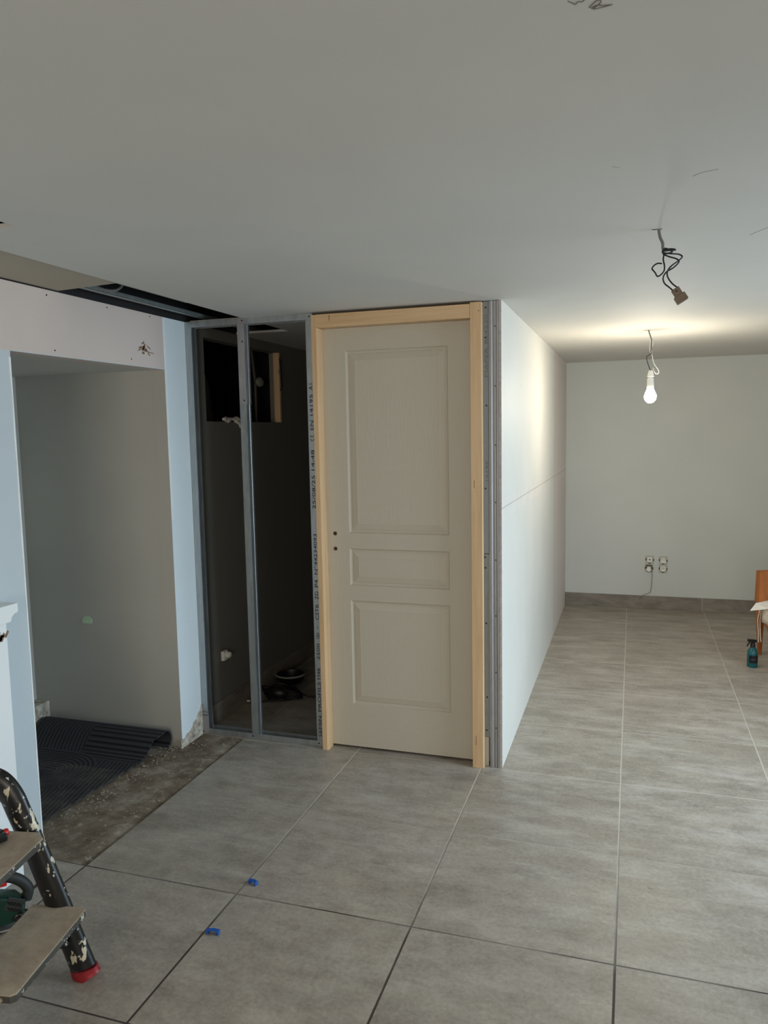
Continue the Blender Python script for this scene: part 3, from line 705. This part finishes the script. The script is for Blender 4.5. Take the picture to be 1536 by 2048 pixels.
for k in range(260):
    t = random.random(); x = -1.64+random.gauss(0, .035)+.03*t; y = -1.05+.85*t**.7
    if k % 3 == 0: x = random.uniform(-1.62, -1.36); y = random.uniform(-1.1, -.1)
    s_ = random.uniform(.0008, .0032); a = random.random()*PI
    db.obox((x, y, .0015+s_*.3), (math.cos(a), math.sin(a), .2), (-math.sin(a), math.cos(a), 0), (0, 0, 1), s_*1.4, s_*.9, s_*.45)
one('plaster_debris', db, 'debris', (-1.6, -.6, 0), 'scattered plaster crumbs on the raw concrete along the mat', 'debris', kind='stuff')
scar = MB(); random.seed(3)
for k in range(16):
    y = -.345+random.gauss(0, .018); z = 1.963+random.gauss(0, .012); scar.obox((LW+.0008, y, z), (0, 1, random.uniform(-1, 1)), (0, random.uniform(-1, 1), 1.), (1, 0, 0), random.uniform(.004, .014), random.uniform(.002, .005), .0008)
scar.obox((LW+.0008, -.32, 1.945), (0, 1, -.1), (0, .1, 1), (1, 0, 0), .045, .002, .0008)
struct('trim_7', scar, M['brownscar'], 'torn brown paper scar on the header board')
hs_ = MB()
for y, z in ((-.949, 2.1), (-.594, 2.105), (-.291, 2.108), (-.922, 1.895), (-.443, 1.902)):
    hs_.lathe([(0, 0), (.0035, 0), (.003, .001), (0, .0012)], (LW, y, z), 8, (1, 0, 0))
struct('trim_8', hs_, 'screw', 'black screws of the header board')

# low white cupboard against the left wall
cb = Thing('low_cupboard', (-1.55, -1.8, 0), 'low white painted cupboard with overhanging top at the left wall behind the step stool', 'cupboard')
cb.part('body', MB().box(LW+.001, -1.503, -2.4, -1.331, 0, .952), 'whitebright', bevel=.003)
cb.part('top_moulding', MB().prism([(-1.335, .930), (-1.330, .945), (-1.318, .954), (-1.304, .957), (-1.300, .960), (-1.300, .990), (-2.43, .990), (-2.43, .930)], LW+.001, -1.478, axes='yzx'), 'whitebright', bevel=.002)
sc_ = MB(); random.seed(11)
for k in range(16): sc_.obox((-1.502, -1.362+random.gauss(0, .010), .875+random.gauss(0, .014)), (0, 1, random.uniform(.2, 1.4)), (0, -1, 1), (1, 0, 0), random.uniform(.005, .016), random.uniform(.002, .005), .0012)
cb.part('chipped_spot', sc_, 'brownscar', 'brown chipped spot in the white paint')

# ------------------------------------------------------------------ step stool
st = Thing('step_stool', (-1.05, -1.85, 0), 'paint-splattered black folding step stool with two plaster-caked treads at the left', 'step stool')
wd = Vector((.19, -.982, 0)).normalized()          # along a tread, towards the viewer
ud = Vector((.982, .19, 0)).normalized()           # towards the front of the stool
def SP(w, u, z): return Vector((-.945, -1.700, 0))+wd*w+ud*u+Vector((0, 0, z))
def stile(w):
    pts = [SP(w, 0.0, .03), SP(w, -.035, .13), SP(w, -.075, .25), SP(w, -.125, .39), SP(w, -.165, .49), SP(w, -.185, .54), SP(w, -.215, .578), SP(w, -.26, .592), SP(w, -.30, .588)]
    return MB().tube(pts, lambda t: .037+.003*max(0, 1-t*3), 18, 5, flat=.62, up=tuple(ud))
for w in (.0, .40):
    s1 = st.part('stile', stile(w), 'splat', 'black tube with cream paint splatters', smooth=True)
    st.part('foot', MB().tube([SP(w, .012, -.0), SP(w, .006, .012), SP(w, .002, .030)], lambda t: .044-.002*t, 18, 3, flat=.66, up=tuple(ud)), 'redrubber', 'red rubber foot', parent=s1, smooth=True)
    s2 = st.part('rear_leg', MB().tube([SP(w, -.285, .575), SP(w, -.32, .50), SP(w, -.41, .25), SP(w, -.50, .02)], .017, 12, 5, flat=.7), 'splat', smooth=True)
    st.part('foot', MB().tube([SP(w, -.504, .0), SP(w, -.494, .03)], .022, 12, 0), 'redrubber', parent=s2, smooth=True)
    st.part('pivot', MB().lathe([(0, -.006), (.017, -.006), (.02, 0), (.017, .006), (0, .008)], SP(w+.024, -.262, .575), 18, tuple(wd)), 'splat', smooth=True)
def tread(u0, u1, z, w0, w1, ch):
    th = .022; out = [(w0, u0), (w0, u1-ch), (w0+ch*.8, u1), (w1-ch*.8, u1), (w1, u1-ch), (w1, u0)]
    top = MB(); P = [SP(w, u, z) for w, u in out]; n = len(P)
    ins = [SP(w*.98+.02*(w0+w1)/2, u, z+.004) for w, u in out]
    Q = [p-Vector((0, 0, .004)) for p in P]
    top.add(P+Q+[], [tuple(range(n)), tuple(range(n, 2*n))[::-1]]+[(i, n+i, n+(i+1) % n, (i+1) % n) for i in range(n)])
    ed = MB(); A = [p-Vector((0, 0, .0042)) for p in P]; B = [p-Vector((0, 0, th)) for p in P]
    ed.add(A+B, [tuple(range(n)), tuple(range(n, 2*n))[::-1]]+[(i, n+i, n+(i+1) % n, (i+1) % n) for i in range(n)])
    return top, ed
for (u0, u1, z, w0, w1, ch, lab) in ((-.135, .030, .222, .012, .36, .012, 'lower tread caked in beige plaster'), (-.27, -.060, .452, .030, .40, .035, 'upper tread caked in beige plaster')):
    a, b = tread(u0, u1, z, w0, w1, ch)
    tr = st.part('tread', a, 'tread', lab, bevel=.0015)
    st.part('tread_edge', b, 'treadedge', 'splattered dark edge band', parent=tr, bevel=.002)
st.part('tread_bracket', MB().prism([(0, 0), (.16, 0), (.06, -.045), (.02, -.10), (-.02, -.12), (-.02, -.02)], 0, .02, axes='yzx') if False else
        MB().tube([SP(.045, -.11, .185), SP(.043, -.06, .17), SP(.04, -.03, .12)], .016, 8, 4, flat=.6), 'splat', smooth=True)
st.part('spreader', MB().tube([SP(.0, -.47, .10), SP(.40, -.47, .10)], .009, 8, 0), 'steel', 'pale metal spreader bar', smooth=True)
# small cutter on the upper tread
ct = Thing('pocket_cutter', tuple(SP(.2, -.17, .453)), 'black pocket cutter with a red end lying on the upper stool tread', 'cutter')
def TP(px, py, z=.465):
    # a point of the upper tread along the picture's left edge
    return (px, py, z)
a0, a1 = Vector((-1.100, -1.800, .466)), Vector((-1.16, -1.92, .466))
d_ = (a1-a0).normalized(); n_ = Vector((d_.y, -d_.x, 0))
ct.part('handle', MB().obox((a0+a1)/2, d_, n_, (0, 0, 1), (a1-a0).length/2, .012, .012), 'black', bevel=.005, seg=3)
ct.part('red_end', MB().lathe([(0, -.002), (.0105, 0), (.0105, .010), (.008, .013), (0, .014)], a0, 14, tuple(-d_)), 'redtool', 'red end cap', smooth=True)
ct.part('second_handle', MB().obox((a0+a1)/2+n_*-.026+Vector((0, 0, .001)), d_, n_, (0, 0, 1), (a1-a0).length/2, .009, .010), 'black', bevel=.004, seg=3)

# ------------------------------------------------------------------ green jigsaw on the floor behind the stool
JB = Vector((-1.345, -1.60, 0)); ja = Vector((.69, .724, 0)).normalized(); jb = Vector((.724, -.69, 0)).normalized()   # ja: towards its rear, jb: towards the viewer
jg = Thing('jigsaw', tuple(JB), 'dark green jigsaw with red buttons on the floor behind the step stool', 'jigsaw')
def J(a, b, z): return JB+ja*a+jb*b+Vector((0, 0, z))
def side_prism(outline, hw, taper=.0):
    mb = MB(); n = len(outline); rings = []
    for b, k in ((-hw, .90), (-hw*.8, .97), (-hw*.4, 1.), (hw*.4, 1.), (hw*.8, .97), (hw, .90)):
        ca = sum(p[0] for p in outline)/n; cz = sum(p[1] for p in outline)/n
        rings.append([J(ca+(a-ca)*k, b, cz+(z-cz)*k) for a, z in outline])
    vs = [p for r in rings for p in r]; fs_ = [tuple(range(n))[::-1], tuple(range((len(rings)-1)*n, len(rings)*n))]
    for q in range(len(rings)-1): fs_ += [(q*n+i, q*n+(i+1) % n, (q+1)*n+(i+1) % n, (q+1)*n+i) for i in range(n)]
    return mb.add(vs, fs_)
body = [(-.13, .03), (-.12, .10), (-.07, .128), (.0, .125), (.05, .108), (.075, .075), (.07, .045), (.045, .028), (-.05, .02)]
jg.part('body', side_prism(body, .034), 'greentool', smooth=True, bevel=.003)
jg.part('handle', MB().tube([J(-.12, 0, .115), J(-.11, 0, .17), J(-.06, 0, .188), (J(0, 0, .180)), J(.055, 0, .155), J(.085, 0, .115), J(.078, 0, .08)], lambda t: .017, 14, 6), 'greytool', 'dark loop handle', smooth=True)
jg.part('trigger', MB().obox(J(.0, 0, .155), ja, jb, (0, 0, 1), .026, .011, .011), 'redtool', 'red trigger under the handle', bevel=.004, seg=3)
jg.part('lock_button', MB().lathe([(0, 0), (.010, 0), (.009, .008), (0, .010)], J(-.02, .014, .182), 14, tuple(jb)), 'redtool', 'round red lock button', smooth=True)
jg.part('speed_knob', MB().obox(J(-.045, .034, .055), ja, jb, (0, 0, 1), .022, .007, .018), 'redtool', 'red lower knob', bevel=.004, seg=3)
vent = jg.part('vent_panel', MB().obox(J(.042, .031, .088), ja+Vector((0, 0, -.5)), jb, Vector((0, 0, 1))+ja*.5, .026, .004, .022), 'greytool', bevel=.003)
vs_ = MB()
for r_ in range(2):
    for k in range(4): vs_.obox(J(.028+.010*k, .0355, .100-.005*k-.020*r_), ja+Vector((0, 0, -.5)), jb, Vector((0, 0, 1))+ja*-.5, .0028, .0012, .008)
jg.part('vent_slots', vs_, 'screw', parent=vent)
jg.part('dust_port', MB().lathe([(0, 0), (.014, 0), (.014, .012), (.010, .014), (0, .010)], J(.052, .028, .045), 16, tuple(jb)), 'black', smooth=True)
jg.part('sole_plate', MB().obox(J(-.04, 0, .012), ja, jb, (0, 0, 1), .10, .036, .003), 'steel', 'pale steel sole plate', bevel=.002)
jg.part('sole_mount', MB().obox(J(-.04, 0, .022), ja, jb, (0, 0, 1), .05, .02, .009), 'greytool')
jg.part('power_cable', MB().tube([J(.085, 0, .10), J(.12, .0, .12), J(.13, -.06, .10), J(.09, -.13, .03), J(.0, -.16, .006), J(-.15, -.12, .006), J(-.2, .06, .006), J(-.05, .13, .006), J(.06, .12, .006), J(.10, .05, .006), J(.08, -.06, .006), J(-.02, -.08, .006)], .0042, 8, 8), 'blackwire', 'black power cable looping over the floor', smooth=True)

# ------------------------------------------------------------------ blue levelling clips
def clip(x, y, rz, lab, sc=1.):
    th = Thing('levelling_clip', (x, y, 0), lab, 'clip', 'blue levelling clips on the floor'); th.o.rotation_euler.z = rz
    b = th.base; mb = MB()
    mb.box(b[0]-.020*sc, b[0]+.020*sc, b[1]-.006, b[1]+.006, .010, .014).box(b[0]-.020*sc, b[0]-.012*sc, b[1]-.008, b[1]+.008, 0, .012).box(b[0]+.012*sc, b[0]+.020*sc, b[1]-.008, b[1]+.008, 0, .012)
    th.part('bridge', mb, 'blueclip', bevel=.0015)
    th.part('tab', MB().box(b[0]-.006, b[0]+.006, b[1]+.004, b[1]+.009, .006, .013), 'blueclip', bevel=.001); return th
clip(-.684, -1.150, -.25, 'small blue plastic tile clip on the floor, the one further from the viewer', .85)
clip(-.681, -1.425, .12, 'small blue plastic tile clip on the floor, the nearer of the two', 1.05)

# ------------------------------------------------------------------ ceiling wires
def wire_y(pts, y0, dys=None): return [(x, y0+(dys[i] if dys else 0), z) for i, (x, z) in enumerate(pts)]
cw = Thing('ceiling_wire', (.614, -1.0, 2.12), 'grey cable with looped black wires hanging from a ceiling hole, nearer light point', 'wire', 'bare light points')
cw.part('sheath', MB().tube(wire_y([(.612, 2.13), (.614, 2.118), (.618, 2.097), (.625, 2.080), (.6255, 2.064)], -1.0), .0042, 10, 6), 'greywire', 'grey cable sheath', smooth=True)
def pxw(L, y0=-1.0):   # traced wire positions in metres on the plane of the hanging cable
    return L
wA = [(.626, 2.062), (.650, 2.064), (.660, 2.060), (.640, 2.058), (.624, 2.055), (.632, 2.049), (.649, 2.053), (.650, 2.058), (.634, 2.066), (.626, 2.062), (.627, 2.052), (.648, 2.048), (.668, 2.047), (.6785, 2.040), (.668, 2.028), (.650, 2.014), (.6395, 2.000), (.640, 1.985), (.652, 1.968), (.667, 1.955)]
cw.part('black_wire', MB().tube([(x, -1.0+.010*math.sin(i*1.1), z) for i, (x, z) in enumerate(wA)], .0022, 8, 6), 'blackwire', smooth=True)
wB = [(.625, 2.060), (.628, 2.050), (.645, 2.040), (.662, 2.032), (.669, 2.022), (.655, 2.008), (.636, 1.998), (.628, 1.984), (.632, 1.968), (.645, 1.955), (.656, 1.943)]
cw.part('black_wire', MB().tube([(x, -1.004+.008*math.sin(i*.9+1), z) for i, (x, z) in enumerate(wB)], .0022, 8, 6), 'blackwire', smooth=True)
wC = [(.629, 2.049), (.6275, 2.035), (.631, 2.018), (.630, 2.003), (.621, 1.992), (.612, 1.988), (.606, 1.998), (.600, 2.006), (.5975, 2.012), (.603, 2.021), (.613, 2.026), (.624, 2.024)]
cw.part('brown_wire', MB().tube([(x, -1.0+.006*math.sin(i*.8), z) for i, (x, z) in enumerate(wC)], .0022, 8, 6), 'blackwire', smooth=True)
cw.part('ceiling_slit', MB().box(.596, .622, -1.003, -.997, 2.1195, 2.1202), 'slit')
ax = Vector((.62, 0, -1)).normalized(); pr = Vector((1, 0, .62)).normalized()
tb = cw.part('terminal_block', MB().obox(Vector((.666, -1.0, 1.940)), ax, pr, (0, 1, 0), .012, .0115, .010).obox(Vector((.677, -1.0, 1.922)), ax, pr, (0, 1, 0), .011, .0165, .013), 'tan', 'tan plastic connector', bevel=.002)
cw.part('terminal_screw', MB().lathe([(0, 0), (.003, 0), (.003, .001), (0, .001)], Vector((.664, -1.0095, 1.942)), 8, (0, -1, 0)), 'screw', parent=tb)

bl = Thing('hanging_bulb', (.63, 1.41, 2.12), 'lit bare bulb hanging on thin twisted wires, farther light point', 'light bulb', 'bare light points')
Y = 1.41
bl.part('cable', MB().tube(wire_y([(.630, 2.13), (.632, 2.115), (.640, 2.09), (.648, 2.066)], Y), .0036, 8, 5), 'greywire', smooth=True)
bl.part('white_wire', MB().tube(wire_y([(.648, 2.066), (.655, 2.045), (.654, 2.03), (.641, 2.012), (.641, 2.0), (.652, 1.975), (.657, 1.95), (.665, 1.925), (.677, 1.905), (.688, 1.89), (.691, 1.876), (.683, 1.866), (.672, 1.872), (.662, 1.89), (.658, 1.902)], Y), .0024, 8, 5), 'whitewire', smooth=True)
bl.part('white_wire', MB().tube(wire_y([(.647, 2.066), (.641, 2.04), (.640, 2.015), (.648, 2.0), (.652, 1.985)], Y+.006), .002, 8, 5), 'whitewire', smooth=True)
bl.part('black_wire', MB().tube(wire_y([(.648, 2.066), (.648, 2.03), (.645, 2.0), (.648, 1.985), (.632, 1.975), (.622, 1.962), (.628, 1.935), (.636, 1.91), (.645, 1.885), (.646, 1.878)], Y-.004), .0022, 8, 5), 'blackwire', smooth=True)
bl.part('lamp_holder', MB().lathe([(0, 0), (.011, 0), (.018, -.028), (.020, -.036), (.013, -.040), (.013, -.044), (.018, -.046), (.0195, -.078), (.021, -.080), (.020, -.096), (0, -.096)], (.6465, Y, 1.887), 22), 'whiteplastic', 'white plastic lamp holder', smooth=True)
bl.part('glass_bulb', MB().lathe([(0, 0), (.0175, 0), (.019, -.012), (.028, -.032), (.0345, -.052), (.031, -.072), (.019, -.086), (.007, -.091), (0, -.0915)], (.6465, Y, 1.79), 28), 'bulb', 'glowing warm white bulb', smooth=True)
bl.part('ceiling_slit', MB().box(.605, .638, Y-.003, Y+.003, 2.1195, 2.1202), 'slit')

# pencil marks and cracks on the ceiling
pm = MB()
sc1 = [(.461, -2.294), (.466, -2.288), (.470, -2.283), (.474, -2.288), (.479, -2.286), (.484, -2.292)]
sc2 = [(.487, -2.268), (.493, -2.277), (.499, -2.283), (.503, -2.279), (.500, -2.272), (.494, -2.266), (.490, -2.2655), (.497, -2.271), (.504, -2.268), (.517, -2.2655)]
pm.tube([(x, y, H-.0003) for x, y in sc1], .0007, 5, 4).tube([(x, y, H-.0003) for x, y in sc2], .0008, 5, 5).tube([(.492, -2.262, H-.0003), (.505, -2.263, H-.0003), (.517, -2.2655, H-.0003)], .0007, 5, 4)
struct('ceiling_scribble', pm, 'greywire', 'pencil scribble on the ceiling', smooth=True)
ck = MB().tube([(.672, -1.466, H-.0001), (.69, -1.485, H-.0001), (.722, -1.497, H-.0001)], .0005, 5, 3).tube([(.874, -.824, H), (.89, -.86, H), (.915, -.905, H)], .0006, 5, 3).tube([(.50, -1.60, H), (.516, -1.585, H)], .0005, 5, 3)
struct('ceiling_crack', ck, 'greywire', 'fine cracks in the ceiling paint', smooth=True)

# ------------------------------------------------------------------ sockets on the far wall
def outlet(cx, cz, kind, lab):
    y = YF; th = Thing('wall_outlet', (cx, y, cz), lab, 'socket', 'uncovered outlets on the end wall')
    fr = MB(); r0, r1 = .031, .0355
    fr.prism([(cx-r1, cz-r1), (cx+r1, cz-r1), (cx+r1, cz+r1), (cx-r1, cz+r1)], y-.002, y-.0003, axes='xzy')
    th.part('mounting_frame', fr, 'outletframe', bevel=.002)
    for b_ in ((cx-.034, cx-.027, y-.005, y-.002, cz-.008, cz+.012), (cx+.027, cx+.034, y-.005, y-.002, cz-.012, cz+.008), (cx-.012, cx+.010, y-.005, y-.002, cz-.034, cz-.029)):
        th.part('claw_slot', MB().box(*b_), 'screw')
    if kind == 'square':
        mch = th.part('mechanism', MB().box(cx-.021, cx+.021, y-.014, y-.002, cz-.021, cz+.021), 'whiteplastic', bevel=.003)
        th.part('jack_hole', MB().lathe([(0, 0), (.006, 0), (.006, .001), (0, .001)], (cx, y-.014, cz+.002), 14, (0, -1, 0)), 'screw', parent=mch)
    elif kind == 'round':
        mch = th.part('mechanism', MB().lathe([(.023, 0), (.023, .012), (.020, .014), (.018, .014), (.016, .006), (0, .006)], (cx, y-.002, cz), 24, (0, -1, 0)), 'whiteplastic', smooth=True)
        th.part('pin_holes', MB().lathe([(0, 0), (.0028, 0), (.0028, .001), (0, .001)], (cx-.008, y-.008, cz), 8, (0, -1, 0)).lathe([(0, 0), (.0028, 0), (.0028, .001), (0, .001)], (cx+.008, y-.008, cz), 8, (0, -1, 0)).lathe([(0, 0), (.0026, 0), (.0022, .01), (0, .011)], (cx, y-.008, cz+.008), 8, (0, -1, 0)), 'screw', parent=mch)
    elif kind == 'squareround':
        mch = th.part('mechanism', MB().box(cx-.022, cx+.022, y-.013, y-.002, cz-.022, cz+.012).lathe([(.019, 0), (.019, .011), (.016, .012), (.014, .006), (0, .006)], (cx, y-.002, cz+.006), 20, (0, -1, 0)), 'whiteplastic', bevel=.002)
        th.part('pin_holes', MB().lathe([(0, 0), (.003, 0), (.003, .001), (0, .001)], (cx-.008, y-.014, cz+.006), 8, (0, -1, 0)).lathe([(0, 0), (.003, 0), (.003, .001), (0, .001)], (cx+.008, y-.014, cz+.006), 8, (0, -1, 0)), 'screw', parent=mch)
    else:
        th.part('open_box', MB().box(cx-.026, cx+.026, y-.0032, y-.002, cz-.026, cz+.030), 'darkpipe')
        th.part('folded_connector', MB().tube([(cx-.02, y-.010, cz-.005), (cx-.010, y-.014, cz-.018), (cx+.002, y-.013, cz-.022), (cx+.014, y-.010, cz-.005)], .009, 10, 4).box(cx-.016, cx+.012, y-.016, y-.003, cz-.012, cz+.014), 'whiteplastic', smooth=True)
    return th
outlet(.706, .428, 'square', 'upper left uncovered outlet on the end wall, white square with one black hole')
o2 = outlet(.702, .354, 'open', 'lower left open outlet box with a grey wire coming out')
outlet(.815, .424, 'squareround', 'upper right uncovered outlet on the end wall, squarish white mechanism')
outlet(.815, .352, 'round', 'lower right uncovered outlet on the end wall, round white mechanism')
one('loose_wire', MB().tube([(.716, YF-.012, .335), (.727, YF-.010, .31), (.727, YF-.008, .25), (.722, YF-.008, .18), (.712, YF-.016, .145), (.69, YF-.02, .132), (.655, YF-.018, .118), (.626, YF-.016, .080)], .0022, 8, 6), 'greywire', (.7, YF, .2),
    'thin grey wire dangling from the lower left outlet down to the skirting', 'wire', smooth=True)

# ------------------------------------------------------------------ spray bottle
sbt = Thing('spray_bottle', (1.311, 1.93, 0), 'teal spray bottle with black trigger on the floor beside the chair leg', 'bottle')
c = (1.311, 1.93, 0)
sbt.part('bottle', MB().lathe([(0, .0), (.029, .0), (.0325, .006), (.0325, .085), (.030, .105), (.022, .12), (.0145, .127), (.0135, .134), (0, .134)], c, 28), 'tealglass', 'teal translucent body', smooth=True)
lb = MB(); lv = []
for k in range(13):
    a = -2.35+k*1.75/12
    for z in (.030, .080): lv.append((c[0]+.0332*math.cos(a), c[1]+.0332*math.sin(a), z))
lb.add(lv, [(2*k, 2*k+2, 2*k+3, 2*k+1) for k in range(12)])
lbl = sbt.part('label_sticker', lb, 'blacklabel', 'black rectangular label', fixn=False)
lp = MB(); lv = []
for k in range(8):
    a = -1.95+k*.9/8
    if k % 2: continue
    v = [(c[0]+.0336*math.cos(a+q), c[1]+.0336*math.sin(a+q), z) for q, z in ((0, .053), (.16, .053), (.16, .057), (0, .057))]; lp.add(v, [(0, 1, 2, 3)])
sbt.part('label_text', lp, 'labelprint', parent=lbl, fixn=False)
sbt.part('collar', MB().lathe([(0, .13), (.0155, .13), (.0155, .150), (.012, .156), (0, .156)], c, 20), 'black', smooth=True)
hd_ = Vector((-.8, -.35, 0)).normalized(); hn = Vector((0, 0, 1)); hb = hd_.cross(hn)
C3 = Vector(c)
sbt.part('spray_head', MB().obox(C3+hd_*.006+hn*.172, hd_+hn*.12, hb, hn, .028, .010, .009).obox(C3+hn*.162, hd_, hb, hn, .009, .009, .012), 'black', bevel=.003)
sbt.part('trigger', MB().tube([C3+hd_*.018+hn*.168, C3+hd_*.028+hn*.155, C3+hd_*.040+hn*.138], .0045, 8, 4, flat=1.4), 'black', smooth=True)

# ------------------------------------------------------------------ low wooden chair
ch = Thing('low_armchair', (1.65, 2.1, 0), 'orange-brown wooden low armchair at the right with a cream cushion', 'chair')
A = Vector((1.392, 2.23, 0)); ex = Vector((.93, .37, 0)).normalized(); ey = Vector((.20, -.98, 0)).normalized()
def C(a, b, z): return A+ex*a+ey*b+Vector((0, 0, z))
def beam(p, q, w, h, up=(0, 0, 1)):
    p, q = Vector(p), Vector(q); d = (q-p); ax_ = d.normalized(); u_ = Vector(up); s_ = ax_.cross(u_).normalized(); u_ = s_.cross(ax_)
    return MB().obox((p+q)/2, ax_, s_, u_, d.length/2, w/2, h/2)
def leg(p, q, r0, r1):
    p, q = Vector(p), Vector(q); mb = MB(); vs = []
    for c_, r in ((p, r0), (q, r1)):
        for a, b in ((-1, -1), (1, -1), (1, 1), (-1, 1)): vs.append(c_+ex*a*r+ey*b*r*.8)
    return mb.add(vs, [(3, 2, 1, 0), (4, 5, 6, 7)]+[(i, (i+1) % 4, 4+(i+1) % 4, 4+i) for i in range(4)])
for a, b, z in ((0, 0, .36), (.60, 0, .36), (0.04, .66, .34), (.64, .66, .34)):
    ch.part('leg', leg(C(a+.004, b, 0), C(a, b, z), .013, .027), 'chairwood', bevel=.003)
for a in (0, .60): ch.part('back_post', leg(C(a+.022, 0, .36), C(a+.034, -.03, .572), .050, .046), 'chairwood', bevel=.003)
for a in (.0, .60): ch.part('side_rail', beam(C(a+.01, 0.02, .265), C(a+.03, .60, .265), .024, .06), 'chairwood', bevel=.003)
ch.part('back_rail', beam(C(.02, -.02, .545), C(.60, -.02, .545), .022, .05), 'chairwood', bevel=.003)
ch.part('back_rail', beam(C(.02, 0, .31), C(.60, 0, .31), .022, .06), 'chairwood', bevel=.003)
ch.part('brace', beam((1.385, 2.235, .33), (1.535, 2.07, .012), .03, .055, up=(.3, .9, 0)), 'chairwood', 'slanting brace of the frame', bevel=.003)
cs = MB(); nx, ny = 10, 10; vs = []; fs_ = []
for s_ in (1, -1):
    for j in range(ny+1):
        for i in range(nx+1):
            u, v_ = i/nx, j/ny; e = (max(0, 1-(2*u-1)**6)*max(0, 1-(2*v_-1)**6))**.5
            vs.append(C(-.02+.64*u, .015+.62*v_, .322+s_*.030*e))
N = (nx+1)*(ny+1)
for s_ in (0, 1):
    for j in range(ny):
        for i in range(nx):
            a = s_*N+j*(nx+1)+i; fs_.append((a, a+1, a+nx+2, a+nx+1) if s_ == 0 else (a, a+nx+1, a+nx+2, a+1))
cs.add(vs, fs_)
cu2 = ch.part('seat_cushion', cs, 'linen', 'cream cushion', smooth=True)
ch.part('tie_string', MB().tube([C(-.012, .03, .325), C(-.028, .035, .25), C(-.020, .03, .17), C(-.018, .032, .095)], .0035, 8, 5), 'linen', parent=cu2, smooth=True)
ch.part('tie_string', MB().tube([C(-.004, .035, .325), C(-.014, .04, .25), C(-.010, .04, .16), C(-.002, .037, .098)], .0035, 8, 5), 'linen', parent=cu2, smooth=True)
# cloth and paper on the seat
clm = MB(); prof = []; n1, n2 = 14, 10; vs = []
for j in range(n2+1):
    for i in range(n1+1):
        u, v_ = i/n1, j/n2; sdist = -.10+.42*u
        if sdist < 0: p = C(-.030+.01*math.sin(v_*9), .12+.33*v_, .356+sdist*1.0)
        else: p = C(-.030+sdist, .12+.33*v_, .360+.004*math.sin(v_*14+u*6))
        vs.append(p)
clm.add(vs, [(j*(n1+1)+i, j*(n1+1)+i+1, (j+1)*(n1+1)+i+1, (j+1)*(n1+1)+i) for j in range(n2) for i in range(n1)])
cl = mesh('folded_cloth', clm, 'linen', base=tuple(C(.1, .25, .40)), smooth=True, fixn=False); so = cl.modifiers.new('thick', 'SOLIDIFY'); so.thickness = .005
tag(cl, 'cream cloth draped over the side of the armchair seat', 'cloth')
pm2 = MB(); P = [C(-.075, .04, .318), C(.03, -.0, .345), C(.24, .03, .418), C(.26, .26, .425), C(.05, .22, .418)]
P = [Vector((1.314, 2.12, .324)), Vector((1.352, 2.15, .372)), Vector((1.50, 2.26, .386)), Vector((1.58, 2.05, .382)), Vector((1.411, 2.02, .366))]
pm2.add(P+[p+Vector((0, 0, .0015)) for p in P], [(0, 1, 2, 3, 4), (9, 8, 7, 6, 5)]+[(i, (i+1) % 5, 5+(i+1) % 5, 5+i) for i in range(5)])
one('paper_sheet', pm2, 'paper', (1.45, 2.15, .36), 'white paper sheet with a pointed corner jutting from the armchair seat', 'paper')
